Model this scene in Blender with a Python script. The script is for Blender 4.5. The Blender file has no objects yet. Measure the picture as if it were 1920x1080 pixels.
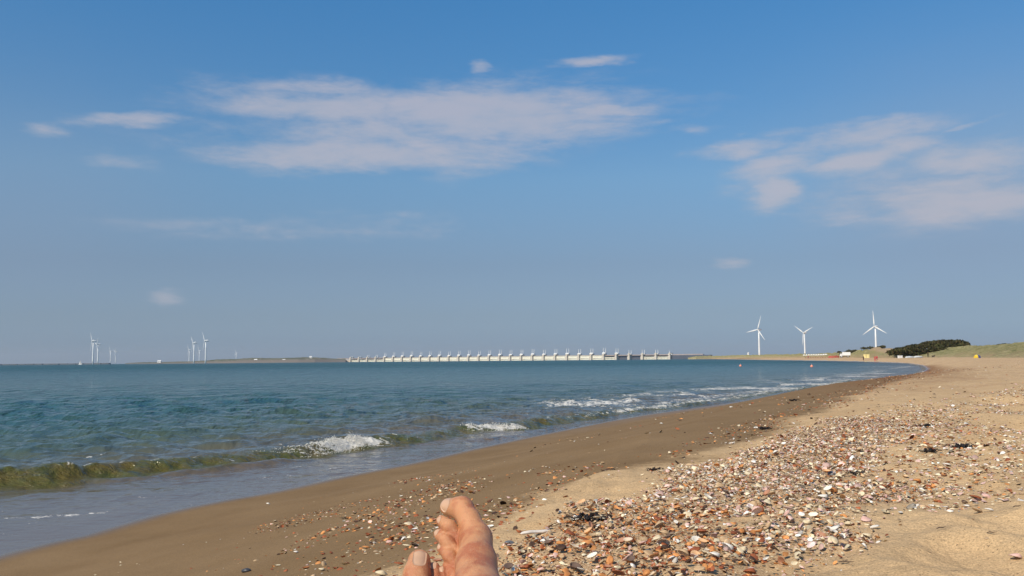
import bpy, math, random
import numpy as np
from mathutils import Vector, Matrix
random.seed(4)
rng=np.random.default_rng(11)
sc=bpy.context.scene
C=sc.collection
R_=math.radians

# ---------------------------------------------------------------- camera
cam_d=bpy.data.cameras.new('camera'); cam=bpy.data.objects.new('camera',cam_d); C.objects.link(cam)
cam.location=(0,0,1.5); cam.rotation_mode='XYZ'
cam.matrix_world=Matrix.Translation((0,0,1.5))@Matrix.Rotation(R_(90)+math.atan(135.5/1732),4,'X')@Matrix.Rotation(R_(-0.5),4,'Z')
cam_d.sensor_width=36; cam_d.lens=1732/1920*36; cam_d.clip_start=0.05; cam_d.clip_end=60000
sc.camera=cam

# ---------------------------------------------------------------- light
SUN_EL,SUN_AZ=R_(44),R_(222)        # azimuth clockwise from +Y: behind and to the left
EXPOSURE=0.0
sund=bpy.data.lights.new('sun','SUN'); sund.energy=4.6; sund.angle=R_(0.53); sund.color=(1,.89,.73)
sun=bpy.data.objects.new('sun',sund); C.objects.link(sun)
sdir=Vector((math.sin(SUN_AZ)*math.cos(SUN_EL),math.cos(SUN_AZ)*math.cos(SUN_EL),math.sin(SUN_EL)))
sun.rotation_euler=sdir.to_track_quat('Z','Y').to_euler()
sc.view_settings.view_transform='Standard'; sc.view_settings.look='None'
sc.view_settings.exposure=EXPOSURE; sc.view_settings.gamma=1; sc.view_settings.use_curve_mapping=False
sc.cycles.max_bounces=6; sc.cycles.diffuse_bounces=3; sc.cycles.glossy_bounces=3; sc.cycles.volume_bounces=0
sc.cycles.use_adaptive_sampling=True

# ---------------------------------------------------------------- measured outlines (metres, camera at the origin looking along +Y)
EDGE=[(0.35, -6), (-0.3, -1.5), (-0.75, 1.2), (-0.62, 2.4), (-0.49, 3.3), (-0.21, 3.62), (-0.07, 3.85), (0.05, 4.22), (0.13, 4.86), (0.36, 5.04), (0.7, 5.19), (1.07, 5.55), (1.59, 6.38), (1.89, 6.92), (2.29, 8.02), (3.2, 9.84), (4.87, 13.31), (6.79, 17.17), (10.4, 24.52), (40.92, 90.84), (62, 140), (78, 190), (98, 250), (118, 330), (138, 430), (178, 640), (310, 1300), (480, 2300)]
BANK=[(-0.05, 2.8), (-0.06, 3.45), (0.09, 3.39), (0.27, 3.49), (0.52, 3.85), (0.81, 4.62), (1.14, 5.44), (1.55, 5.93), (1.95, 6.57), (2.82, 7.73), (2.94, 7.06), (2.14, 5.44), (1.68, 4.55), (1.62, 4.15), (1.74, 3.98), (1.77, 3.73), (1.6, 3.45), (1.4, 3.34), (1.25, 3.35), (1.07, 3.16), (0.96, 2.95), (0.84, 2.86), (0.73, 2.7), (0.62, 2.53), (0.45, 2.2), (-0.05, 2.3)]
MID=[(2.82, 7.73), (3.69, 8.84), (7.08, 12.88), (2.18, 4.01), (1.72, 3.49), (1.72, 4.09), (2.11, 5.46)]
BAND=[(-0.95, 6.37), (-1.15, 9.95), (-0.27, 7.47), (0.3, 6.02), (0.68, 5.5), (1.17, 6.26), (2.08, 8.32), (3.31, 10.72), (5.45, 14.87), (11.96, 28.17), (35.94, 82.44), (12.34, 27.59), (7.11, 16.77), (4.11, 11.22), (2.65, 8.62), (1.89, 6.92), (1.07, 5.55), (0.4, 5.13), (0.1, 4.66), (-0.07, 3.69), (-0.1, 2.82), (-0.49, 3.3)]
HOLLOWS=[(1.55,2.75,.16,.035),(1.95,3.05,.2,.04),(2.3,3.6,.22,.045),(1.2,2.45,.15,.03),(2.9,4.6,.3,.05),(.45,4.15,.25,.03),(3.6,6.2,.4,.06),(5,9,.5,.07),(6.5,9.5,.5,.07),(2.5,2.6,.2,.04)]
UP_BODY=[((-0.1151, 1.665, 1.241), (-0.0913, 1.645, 1.242), 0.0159, 0.0185), ((-0.0913, 1.645, 1.242), (-0.0771, 1.62, 1.2259), 0.0185, 0.0178), ((-0.0771, 1.62, 1.2259), (-0.0643, 1.595, 1.1989), 0.0178, 0.0249), ((-0.0643, 1.595, 1.1989), (-0.0619, 1.53, 1.1729), 0.0258, 0.0318), ((-0.0619, 1.53, 1.1729), (-0.0573, 1.45, 1.1458), 0.0318, 0.0385), ((-0.0718, 1.6, 1.1936), (-0.0751, 1.57, 1.1514), 0.0203, 0.0181), ((-0.0751, 1.57, 1.1514), (-0.0552, 1.5, 1.1005), 0.0181, 0.0225), ((-0.0646, 1.6, 1.189), (-0.0427, 1.5, 1.0757), 0.0203, 0.026), ((-0.0573, 1.45, 1.1458), (-0.02, 1.3, 1.135), 0.0385, 0.04), ((-0.02, 1.3, 1.135), (0.06, 1.02, 1.1), 0.041, 0.056), ((-0.01, 1.28, 1.1), (0.04, 1.1, 1.05), 0.035, 0.052), ((0.06, 1.02, 1.1), (0.13, 0.55, 1.03), 0.066, 0.08), ((0.13, 0.55, 1.03), (0.14, 0.1, 1.02), 0.08, 0.092)]
UP_TOES=[[((-0.1261, 1.635, 1.222), (-0.1118, 1.615, 1.2153), 0.0099, 0.0119), ((-0.1118, 1.615, 1.2153), (-0.0818, 1.6, 1.1803), 0.0117, 0.0102)], [((-0.1296, 1.62, 1.202), (-0.1143, 1.598, 1.1934), 0.0094, 0.0116), ((-0.1143, 1.598, 1.1934), (-0.0845, 1.58, 1.1633), 0.0114, 0.0105)], [((-0.1235, 1.6, 1.1824), (-0.1085, 1.578, 1.1735), 0.0085, 0.0111), ((-0.1085, 1.578, 1.1735), (-0.0835, 1.56, 1.145), 0.0109, 0.0108)], [((-0.1128, 1.575, 1.1593), (-0.1008, 1.555, 1.1481), 0.0077, 0.0094), ((-0.1012, 1.56, 1.1452), (-0.0803, 1.53, 1.1349), 0.0099, 0.0133)]]
LOW_BODY=[((-0.1576, 1.56, 1.1699), (-0.1594, 1.535, 1.1531), 0.0189, 0.0195), ((-0.1594, 1.535, 1.1531), (-0.1541, 1.5, 1.1262), 0.0195, 0.0234), ((-0.1541, 1.5, 1.1262), (-0.1342, 1.44, 1.0777), 0.026, 0.0349), ((-0.1472, 1.49, 1.1204), (-0.1094, 1.49, 1.1037), 0.0241, 0.0189), ((-0.1254, 1.48, 1.1065), (-0.1262, 1.44, 1.054), 0.0291, 0.0349), ((-0.1262, 1.44, 1.054), (-0.13, 1.47, 0.945), 0.035, 0.03), ((-0.1262, 1.44, 1.054), (-0.13, 1.28, 1.03), 0.0385, 0.04), ((-0.13, 1.28, 1.03), (-0.12, 1.02, 1.03), 0.041, 0.056), ((-0.12, 1.25, 1.0), (-0.12, 1.08, 0.985), 0.034, 0.05), ((-0.12, 1.02, 1.03), (-0.15, 0.55, 1.02), 0.064, 0.08), ((-0.15, 0.55, 1.02), (-0.15, 0.1, 1.02), 0.08, 0.092)]
LOW_TOES=[[((-0.1333, 1.565, 1.1573), (-0.1312, 1.55, 1.1434), 0.0099, 0.0112), ((-0.1312, 1.55, 1.1434), (-0.1279, 1.51, 1.1193), 0.0112, 0.0157)], [((-0.1198, 1.562, 1.1527), (-0.1172, 1.55, 1.1373), 0.0079, 0.0098), ((-0.1181, 1.55, 1.1373), (-0.1168, 1.51, 1.115), 0.0098, 0.0148)], [((-0.107, 1.555, 1.1378), (-0.1061, 1.54, 1.1242), 0.0072, 0.0098), ((-0.1061, 1.54, 1.1242), (-0.1076, 1.5, 1.1092), 0.0098, 0.0147)]]
NAILS=[((-0.12, 1.655, 1.2481),(-.4,.3,.5),(-.62,-.72,.30),.0128,.0118),((-0.1323, 1.625, 1.2264),(-.5,.3,.6),(-.8,-.5,.25),.0055,.0045),((-0.1367, 1.612, 1.2071),(-.4,.3,.7),(-.85,-.45,.15),.0055,.0045),((-0.131, 1.592, 1.1876),(-.3,.3,.8),(-.85,-.45,.1),.005,.004),((-0.1552, 1.545, 1.1791),(.05,.35,1),(.08,-.95,.25),.0140,.0112),((-0.1338, 1.55, 1.1649),(0,.3,1),(0,-.95,.2),.0055,.0045),((-0.121, 1.555, 1.1577),(0,.3,1),(.1,-.95,.2),.0045,.0038)]
LEFTW=[(-2.31, 7.63), (-1.65, 8.45), (-0.65, 7.95), (0.13, 6.28), (0.09, 4.54), (-0.1, 2.82), (-0.64, 3.48), (-1.27, 4.83)]
CREST=[(499.77, 2640.0, 4.72), (514.73, 2600.0, 8.21), (425.39, 1900.0, 7.06), (353.77, 1400.0, 6.29), (268.89, 900.0, 5.0), (213.82, 620.0, 4.44), (191.33, 520.0, 4.61), (168.18, 430.0, 5.47), (157.37, 380.0, 4.71), (150.27, 335.0, 3.46), (156.61, 328.0, 4.28), (158.74, 320.0, 5.17), (157.11, 300.0, 4.78), (154.71, 280.0, 4.82), (157.15, 260.0, 4.69), (171.35, 240.0, 4.63)]
DFOOT=[(492.07, 2600.0, -0.55), (506.63, 2560.0, 0.32), (414.07, 1850.0, 2.14), (335.99, 1330.0, 2.77), (256.87, 860.0, 2.47), (203.4, 590.0, 2.17), (176.52, 480.0, 1.95), (152.4, 390.0, 1.72), (136.55, 330.0, 1.58), (134.49, 300.0, 1.36), (128.8, 270.0, 1.18), (118.9, 240.0, 1.11), (104.61, 200.0, 1.05), (99.32, 180.0, 0.95), (96.56, 160.0, 0.8), (106.9, 150.0, 0.44)]
ISL=[(-1379.47, 3300.0, 2.7), (-1360.52, 3300.0, 4.8), (-1256.06, 3300.0, 5.79), (-1143.49, 3250.0, 6.22), (-1050.01, 3250.0, 10.63), (-960.2, 3200.0, 13.33), (-904.95, 3200.0, 15.24), (-868.12, 3200.0, 16.76), (-739.13, 3200.0, 16.92), (-694.52, 3250.0, 15.56), (-667.83, 3400.0, 14.13), (-631.03, 3500.0, 12.0)]
STREAKS=[([(-4.98, 9.1), (-4.71, 9.17), (-4.4, 9.28), (-4.08, 9.46)], 0.1, 0.95), ([(-4.61, 8.79), (-4.4, 8.86)], 0.05, 0.8), ([(-3.62, 9.6), (-3.4, 9.9)], 0.03, 0.6), ([(-2.1, 14.0), (-1.79, 14.43)], 0.04, 0.6), ([(-2.66, 12.85), (-2.35, 13.6)], 0.03, 0.6), ([(4.77, 29.94), (6.38, 32.43), (8.24, 36.45), (10.37, 40.06), (13.8, 47.73), (19.26, 58.16), (24.51, 67.64)], 0.5, 0.95), ([(2.43, 26.82), (3.47, 27.8), (4.77, 29.94)], 0.25, 0.8), ([(6.4, 40.06), (7.96, 44.24), (8.91, 43.22), (10.46, 45.16)], 0.9, 0.85), ([(4.27, 35.77), (5.78, 37.54)], 0.5, 0.8), ([(10.01, 53.06), (11.62, 54.89)], 0.8, 0.7), ([(15.13, 58.99), (16.72, 59.12)], 0.8, 0.9), ([(23.59, 77.37), (24.98, 78.53)], 1.2, 0.9), ([(21.04, 66.63), (26.35, 72.71)], 0.9, 0.95), ([(28.02, 86.1), (31.8, 87.18)], 1.3, 1.0), ([(54.24, 143.38), (60.16, 148.02)], 4, 1.0), ([(78.19, 206.65), (83.36, 209.34)], 4, 0.9), ([(35.62, 92.26), (40.92, 102.32)], 1.2, 0.9), ([(49.31, 120.48), (64.28, 149.07)], 1.3, 1.0), ([(-6.44, 14.06), (-6.24, 14.33)], 0.05, 0.8), ([(-5.72, 14.68), (-5.4, 14.27)], 0.08, 0.9), ([(-4.8, 13.52), (-4.7, 13.78)], 0.05, 0.9), ([(0.04, 25.12), (0.52, 24.13)], 0.2, 0.8), ([(1.56, 27.82), (2.37, 27.98)], 0.2, 0.8), ([(-5.43, 16.31), (-5.17, 16.68)], 0.08, 0.5)]
CLOUDS=[(-12.18,15.35,6.24,1.18,0.000,1.05),(-8.59,13.90,8.34,1.08,0.000,0.90),(-0.91,15.11,8.38,1.65,0.000,1.10),(-10.22,12.51,8.62,1.08,0.000,0.95),(5.97,15.23,3.14,0.44,0.000,1.00),(-3.61,12.69,4.02,1.29,0.000,0.85),(-22.85,13.76,3.37,0.45,0.100,0.75),(-27.78,12.65,1.33,0.46,0.000,0.55),(-24.22,11.59,2.71,0.48,0.000,0.60),(-19.60,12.14,1.81,0.43,0.000,0.50),(5.69,18.13,1.94,0.37,0.050,0.85),(-1.40,17.89,0.68,0.37,0.000,0.60),(16.16,9.71,1.53,1.07,0.000,1.30),(14.53,12.64,2.79,0.50,0.080,0.80),(21.09,12.75,3.70,0.72,0.050,0.85),(16.52,11.48,3.33,1.06,0.250,0.80),(22.21,11.59,3.09,1.02,0.150,1.05),(27.18,10.96,3.09,0.98,0.000,0.90),(26.14,8.79,4.89,1.47,0.000,0.90),(27.21,8.76,2.33,1.05,0.000,1.10),(20.50,8.82,3.71,0.92,0.000,0.60),(26.05,12.92,1.61,0.23,0.250,0.60),(-13.08,8.33,11.11,0.96,0.020,0.45),(-27.67,8.82,2.69,0.26,0.000,0.35),(-20.62,3.68,1.23,0.50,0.000,0.60),(12.83,5.80,1.07,0.39,0.000,0.50),(9.43,14.42,1.30,0.38,0.000,0.55),(11.37,13.78,1.61,0.38,-0.100,0.45),(23.45,10.57,4.35,1.49,0.000,0.50),]
SKY_TINT=[(0,(.86,1.05,1.50)),(.006,(.72,.92,1.36)),(.013,(.56,.76,1.19)),(.03,(.52,.66,.93)),(.065,(.53,.65,.84)),(.123,(.66,.93,1.10)),(.174,(.53,.95,1.22)),(.243,(.44,1.02,1.38)),(.6,(.40,.95,1.38)),(1,(.40,.95,1.38))]
CLOUD_COL=(4.6,4.9,5.7)
SEA_BODY=[(0,(.15,.11,.08)),(.06,(.13,.10,.07)),(.2,(.075,.092,.060)),(.45,(.040,.090,.082)),(1,(.028,.090,.088))]
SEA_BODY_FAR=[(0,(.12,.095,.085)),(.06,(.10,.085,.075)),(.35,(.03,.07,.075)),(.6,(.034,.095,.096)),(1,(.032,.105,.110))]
SEA_DARK=(.016,.062,.068)
HERO=[(1.063,2.838,.036,0,'cream',.5,.5,False,'round cream cockle standing at the right tip of the lowest shell row'),
(1.044,2.84,.030,0,'orange',2.5,.8,False,'orange cockle tucked behind the round cream one at the row end'),
(1.188,3.607,.046,0,'white',1.0,.25,False,'brightest white cockle in the bank, left of two orange shells'),
(1.25,3.56,.05,1,'orange',1.2,.9,False,'upright orange-brown shell right of the brightest white cockle'),
(1.515,3.38,.047,1,'white',.1,.3,False,'long white clam at the lower edge of the right part of the bank'),
(-.524,4.663,.05,0,'cream',2.9,.3,False,'large cream cockle left of the raised big toe'),
(.557,2.624,.036,0,'white',1.0,.5,False,'whitest round shell at the bottom edge, right one of a pair'),
(.547,2.682,.036,0,'cream',2.0,.6,False,'creamy round shell at the bottom edge, left one of a pair'),
(.723,2.556,.036,1,'rust',1.4,1.2,False,'upright rusty brown clam cut by the bottom edge'),
(-.647,4.116,.038,1,'orange',.1,.2,False,'orange oval shell alone left of the feet, midway to the white one'),
(-.442,3.877,.038,1,'cream',.2,.25,False,'yellowish oval shell nearest to the left of the small toes'),
(-.765,3.741,.028,0,'cream',1.2,.3,False,'small cream shell low on the wet sand left of the feet'),
(-.416,3.394,.038,1,'rust',.15,.2,False,'dark rusty shell right above the lower big toe'),
(-1.061,4.575,.026,0,'white',1.0,.3,False,'small white shell isolated on the wet sand left of the orange ones'),
(1.031,2.905,.032,1,'pink',-.3,.4,True,'pinkish clam hollow side up in the lowest shell row'),
(1.009,2.985,.04,1,'white',-.2,.6,False,'grey-white clam leaning on the upper edge of the lowest row'),
(1.573,3.108,.032,1,'white',.0,.3,False,'white shell on bare sand with a brown piece behind it'),
(1.545,3.13,.045,1,'tan',.4,.5,False,'brown shell piece behind the white shell on the bare right sand'),
(1.686,3.421,.052,1,'rust',.1,.45,False,'dark red-brown broken clam near the right edge'),
(1.61,3.338,.026,0,'white',.9,.3,False,'small bright white shell left of the dark red-brown clam'),
(1.66,3.36,.036,1,'grey',.1,.2,False,'grey-lilac clam just below the dark red-brown clam'),
(.826,2.97,.036,1,'dark',.2,.2,True,'blackish hollow clam in the middle of the lowest shell row'),
(.616,2.718,.041,0,'white',.5,.9,False,'white cockle tipped up near the left end of the lowest row'),
(.291,2.924,.037,1,'rust',.1,.5,False,'rusty clam right of the largest orange one near the feet'),
(.226,3.055,.060,1,'rust',.2,.55,False,'largest rusty red mussel-like shell right of the feet'),
(.235,2.98,.05,0,'orange',.2,.3,False,'wide orange cockle below the largest rusty shell'),
(.235,2.712,.031,3,'white',.2,.3,False,'white shell piece at the bottom edge right of the feet'),
(-.456,3.231,.045,0,'cream',.2,.3,False,'cream cockle at the bottom edge left of the lower big toe'),
(-2.439,9.309,.045,0,'white',.2,.3,False,'lone white shell near the water edge on smooth wet sand'),
(.64,3.674,.03,1,'white',.2,.3,False,'white oval shell at the upper left border of the bank'),
(1.257,3.8,.028,0,'cream',.2,.3,False,'cream cockle just above the brightest white cockle'),
(2.048,12.877,.05,0,'white',.2,.3,False,'white dot of a shell alone high on the dark wet sand'),
(.188,3.524,.03,0,'tan',.2,.3,False,'tan cockle at the left border of the bank near the black weed strip'),
(1.311,2.464,.034,0,'pink',.2,.3,False,'pink and cream shell alone low in the right corner'),
(1.72,3.991,.037,0,'orange',.2,.3,False,'orange cockle in the upper right of the bank, on sand'),
(2.029,4.381,.046,1,'white',.2,.3,False,'white clam above the right part of the bank'),
(.863,3.482,.028,0,'grey',.2,.3,False,'grey cockle in the middle of the dense bank'),
(.886,3.346,.031,0,'orange',.2,.3,False,'orange cockle in the middle of the dense bank')]
PEBBLES=[(.368,4.182,.034,'grey','smooth grey pebble alone on the pale sand above the bank'),
(-1.214,4.268,.046,'slate','dark slate pebble at the lower left on wet sand'),
(-.017,3.265,.036,'blue','blue-grey pebble just right of the raised foot'),
(1.422,4.183,.050,'blue','dark blue-grey stone at the right of the bank'),
(.401,3.276,.028,'slate','small slate pebble in the bank below the black weed strip'),
(.845,3.052,.03,'grey','grey pebble above the lowest shell row'),
(.036,3.0,.028,'dark','black pebble in the heap right of the foot'),
(.477,3.084,.022,'dark','small black pebble in the lower middle of the bank'),
(-.13,3.42,.02,'slate','small slate pebble right of the lower big toe')]
WEEDS=[(.759,5.041,.085,16,'dark seaweed tuft on pale sand just above the shell bank'),
(1.984,7.383,.10,16,'black seaweed tuft on the edge of the wet sand, top of the bank'),
(2.41,5.041,.12,18,'widest black seaweed clump, right of the bank'),
(2.166,4.851,.09,14,'low black seaweed clump left of and below the widest one'),
(2.92,6.606,.11,12,'thin dark seaweed strip high on the right, above the widest clump'),
(1.549,4.235,.08,12,'dark seaweed strand arching over shells at the right of the bank'),
(1.38,2.844,.026,12,'tiny dark seaweed ball on bare sand at lower right'),
(.286,3.447,.12,14,'thin blackish seaweed strip lying over the left of the bank'),
(.543,5.098,.03,8,'small dark seaweed scrap on wet sand left of the dark tuft'),
(3.874,12.839,.12,12,'small distant seaweed patch on the drift line'),
(1.659,3.969,.03,8,'tiny black seaweed scrap among shells at the upper right of the bank'),
(2.05,5.5,.06,8,'small dark seaweed scrap right of the upper bank'),
(-1.06,5.9,.05,7,'dark seaweed scrap on the smooth wet sand left of the shells')]
TWIGS=[(1.52,2.78,.06,-.5,'long thin twig on bare sand near the right bottom corner'),(1.28,3.2,.035,.5,'short curved twig below the bank at right'),(.88,2.5,.04,-.6,'thin twig at the bottom edge right of the lowest shells'),(1.62,3.02,.03,.1,'short dark twig near the right edge'),(1.2,3.22,.025,1.4,'small upright dark twig just below the bank'),(1.33,2.62,.025,-.8,'short dark twig below the tiny seaweed ball'),(1.25,2.75,.03,.1,'short straight twig left of the tiny seaweed ball')]
HAZE=6e-5
WL=[(-20,-60),(-10,-20),(-6.5,-3),(-5.2,2.5),(-4.5,5.6),(-4.11,7.52),(-4.0,7.9),(-3.86,8.2),(-3.77,8.69),(-3.66,9.24),(-3.47,9.8),(-3.24,10.26),(-2.95,10.73),(-2.75,11.16),(-2.5,11.82),(-2.2,12.52),(-1.77,13.35),(-1.39,14.24),(-0.91,15.53),(0.11,17.95),(0.79,19.46),(2.08,22.28),(3.51,25.1),(6.01,29.28),(9.36,34.83),(14.09,42.59),(19.84,52.56),(26.95,65.93),(36.36,84.28),(49.73,112.8),(66.76,152.58),(87.16,205.09),(105.57,266.41),(121.97,331.84),(144.0,428.64),(185.21,658.39),(321.49,1333.71),(470,2300),(540,2690),(700,3600)]
BR=[(-11,6.5),(-8.5,9.6),(-6.55,11.94),(-5.81,12.54),(-5.02,13.27),(-4.35,14.04),(-3.7,14.99),(-2.98,16.18),(-2.36,17.38),(-1.14,19.53),(-0.26,20.65),(0.47,21.75),(1.94,24.61),(3.44,27.51),(6.02,31.07),(9.37,37.28),(12.12,42.38),(17.5,52),(24,65)]
def sdist(pts, X, Y):
    """distance to a polyline (positive on its right side), the nearest point's run length"""
    P=np.array(pts,float); A=P[:-1]; D=P[1:]-P[:-1]; L=np.hypot(D[:,0],D[:,1]); S0=np.r_[0,np.cumsum(L)]
    best=np.full(X.shape,1e18); sg=np.ones(X.shape); run=np.zeros(X.shape)
    for i in range(len(A)):
        ax=X-A[i,0]; ay=Y-A[i,1]
        t=np.clip((ax*D[i,0]+ay*D[i,1])/L[i]**2,0,1)
        d=(ax-t*D[i,0])**2+(ay-t*D[i,1])**2
        cr=D[i,0]*ay-D[i,1]*ax
        m=d<best*0.999999
        best=np.where(m,d,best); run=np.where(m,S0[i]+t*L[i],run); sg=np.where(m,np.where(cr>0,-1.0,1.0),sg)
    return np.sqrt(best)*sg, run
def hash2(i,j,seed):
    h=(i.astype(np.int64)*374761393+j.astype(np.int64)*668265263+seed*974634777)&0xffffffff
    h=((h^(h>>13))*1274126177)&0xffffffff
    return ((h^(h>>16))&0xffff)/65535.0
def vnoise(x,y,seed=0):
    xi=np.floor(x); yi=np.floor(y); fx=x-xi; fy=y-yi
    fx=fx*fx*(3-2*fx); fy=fy*fy*(3-2*fy)
    a=hash2(xi,yi,seed); b=hash2(xi+1,yi,seed); c=hash2(xi,yi+1,seed); d=hash2(xi+1,yi+1,seed)
    return (a+(b-a)*fx)*(1-fy)+(c+(d-c)*fx)*fy
def fbm(x,y,octv=4,seed=0):
    s=0;a=0.5;t=0
    for o in range(octv):
        s=s+a*vnoise(x*2**o+17.3*o,y*2**o-9.1*o,seed+o); t+=a; a*=0.5
    return s/t
def sstep(a,b,x):
    t=np.clip((x-a)/(b-a),0,1); return t*t*(3-2*t)
PS=[-60,-30,-3,0,1,2.5,5,7,10,20,60,200]
PZ=[-4,-2.5,-.3,0,.065,.34,.88,1.0,1.08,1.12,1.2,1.3]
def base_z(X,Y):
    s,_=sdist(WL,X,Y)
    z=np.interp(s,PS,PZ)
    z=z+sstep(150,420,Y)*sstep(12,45,s)*1.0
    return z,s

class NT:
    """small helper for node graphs"""
    def __init__(s,tree): s.t=tree; s.n=tree.nodes; s.l=tree.links
    def new(s,typ,**kw):
        n=s.n.new(typ)
        for k,v in kw.items(): setattr(n,k,v)
        return n
    def link(s,a,b): s.l.new(a,b)
    def put(s,sock,v):
        if isinstance(v,bpy.types.NodeSocket): s.link(v,sock)
        else: sock.default_value=v
    def math(s,op,a,b=0.0,c=None,clamp=False):
        n=s.new('ShaderNodeMath',operation=op,use_clamp=clamp)
        s.put(n.inputs[0],a); s.put(n.inputs[1],b)
        if c is not None: s.put(n.inputs[2],c)
        return n.outputs[0]
    def vmul(s,a,b):
        n=s.new('ShaderNodeVectorMath',operation='MULTIPLY'); s.put(n.inputs[0],a); s.put(n.inputs[1],b); return n.outputs[0]
    def noise(s,vec,scale,detail=3,rough=.5,dist=0.0):
        n=s.new('ShaderNodeTexNoise'); n.inputs['Scale'].default_value=scale; n.inputs['Detail'].default_value=detail
        n.inputs['Roughness'].default_value=rough; n.inputs['Distortion'].default_value=dist
        if vec is not None: s.link(vec,n.inputs['Vector'])
        return n.outputs['Fac']
    def rng(s,v,a,b,c=0.0,d=1.0,smooth=False):
        n=s.new('ShaderNodeMapRange'); n.interpolation_type='SMOOTHSTEP' if smooth else 'LINEAR'
        s.put(n.inputs[0],v)
        for i,q in zip((1,2,3,4),(a,b,c,d)): s.put(n.inputs[i],q)
        return n.outputs[0]
    def mix(s,f,a,b,mode='MIX'):
        n=s.new('ShaderNodeMix',data_type='RGBA',blend_type=mode); n.clamp_factor=True
        s.put(n.inputs[0],f); s.put(n.inputs[6],a if not isinstance(a,tuple) else a+(1,) if len(a)==3 else a)
        s.put(n.inputs[7],b if not isinstance(b,tuple) else b+(1,) if len(b)==3 else b)
        return n.outputs[2]
    def ramp(s,f,stops):
        n=s.new('ShaderNodeValToRGB'); e=n.color_ramp.elements
        while len(e)<len(stops): e.new(.5)
        for i,(p,c) in enumerate(stops): e[i].position=p; e[i].color=tuple(c)+(1,)
        s.put(n.inputs[0],f); return n.outputs[0]
    def attr(s,name,color=False):
        n=s.new('ShaderNodeAttribute',attribute_name=name); return n.outputs['Color' if color else 'Fac']

# ---------------------------------------------------------------- sky
w=bpy.data.worlds.new('World'); sc.world=w; w.use_nodes=True
nt=NT(w.node_tree); nt.n.clear()
skyt=nt.new('ShaderNodeTexSky',sky_type='NISHITA',sun_disc=False)
skyt.sun_elevation=SUN_EL; skyt.sun_rotation=SUN_AZ; skyt.altitude=0; skyt.air_density=1.0; skyt.dust_density=1.0; skyt.ozone_density=1.0
geo=nt.new('ShaderNodeTexCoord'); D=geo.outputs['Generated']
sep=nt.new('ShaderNodeSeparateXYZ'); nt.link(D,sep.inputs[0])
el=nt.math('ARCSINE',sep.outputs[2]); az=nt.math('ARCTAN2',sep.outputs[0],sep.outputs[1])
eld=nt.math('MULTIPLY',el,180/math.pi); azd=nt.math('MULTIPLY',az,180/math.pi)
# hazy humid air: the band over the sea is duller and greyer than a clear-air sky, the zenith a deeper blue
tint=nt.ramp(nt.rng(eld,0,90),SKY_TINT)
skyc=nt.vmul(skyt.outputs[0],tint)
nz=nt.noise(nt.vmul(D,(7,7,34)),1.0,8,.60,.35)
nz2=nt.noise(nt.vmul(D,(26,26,90)),1.0,6,.62,.3)
wa_=nt.noise(nt.vmul(D,(5,5,16)),1.0,5,.6); wb_=nt.noise(nt.vmul(D,(6.3,6.3,21)),1.7,5,.6)
azw_=nt.math('ADD',azd,nt.math('MULTIPLY',nt.math('SUBTRACT',wa_,.5),6.5)); elw_=nt.math('ADD',eld,nt.math('MULTIPLY',nt.math('SUBTRACT',wb_,.5),1.9))
tot=None
for (ca,ce,wa,we,tl,st) in CLOUDS:
    # soft elliptical banks of cloud, in degrees of azimuth and elevation
    da=nt.math('SUBTRACT',azw_,ca); de=nt.math('SUBTRACT',nt.math('SUBTRACT',elw_,ce),nt.math('MULTIPLY',da,tl))
    q=nt.math('ADD',nt.math('POWER',nt.math('ABSOLUTE',nt.math('DIVIDE',da,wa)),2.0),nt.math('POWER',nt.math('ABSOLUTE',nt.math('DIVIDE',de,we)),2.0))
    m=nt.math('MULTIPLY',nt.math('EXPONENT',nt.math('MULTIPLY',q,-.62)),st*1.2)
    tot=m if tot is None else nt.math('MAXIMUM',tot,m)
back=nt.math('MULTIPLY',nt.rng(nt.math('COSINE',az),.75,.3),.4)   # more of the same thin cloud over the rest of the sky
back=nt.math('MULTIPLY',back,nt.math('MULTIPLY',nt.rng(eld,3,12),nt.rng(eld,70,40)))
tot=nt.math('MAXIMUM',tot,back)
dens=nt.math('MULTIPLY',nt.rng(nt.math('ADD',nt.math('MULTIPLY',tot,1.0),nt.math('ADD',nt.math('MULTIPLY',nt.math('SUBTRACT',nz,.5),1.5),nt.math('MULTIPLY',nt.math('SUBTRACT',nz2,.5),.75))),.22,1.18,0,1,True),nt.rng(tot,.06,.45,0,1,True))
dens=nt.math('MULTIPLY',dens,.70,clamp=True)
veil=None      # thin milky veil thickening towards the sides of the bay
for (ca,ce,wa,we,st) in ((27,7.5,11,7.5,.62),(-29,6,12,8,.42),(0,3,200,6.5,.36)):
    da=nt.math('DIVIDE',nt.math('SUBTRACT',azw_,ca),wa); de=nt.math('DIVIDE',nt.math('SUBTRACT',elw_,ce),we)
    v_=nt.math('MULTIPLY',nt.math('EXPONENT',nt.math('MULTIPLY',nt.math('ADD',nt.math('MULTIPLY',da,da),nt.math('MULTIPLY',de,de)),-1.0)),st)
    veil=v_ if veil is None else nt.math('MAXIMUM',veil,v_)
skyc=nt.mix(veil,skyc,(2.75,3.60,5.0))
lit=nt.rng(nt.math('ADD',nt.math('ADD',nz,nt.math('MULTIPLY',nz2,.5)),nt.math('MULTIPLY',tot,.35)),.88,1.25)
final=nt.mix(dens,skyc,nt.mix(lit,CLOUD_COL,(5.5,5.25,5.8)))
bg=nt.new('ShaderNodeBackground'); bg.inputs['Strength'].default_value=0.095
nt.link(final,bg.inputs['Color'])
out=nt.new('ShaderNodeOutputWorld'); nt.link(bg.outputs[0],out.inputs['Surface'])

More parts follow.
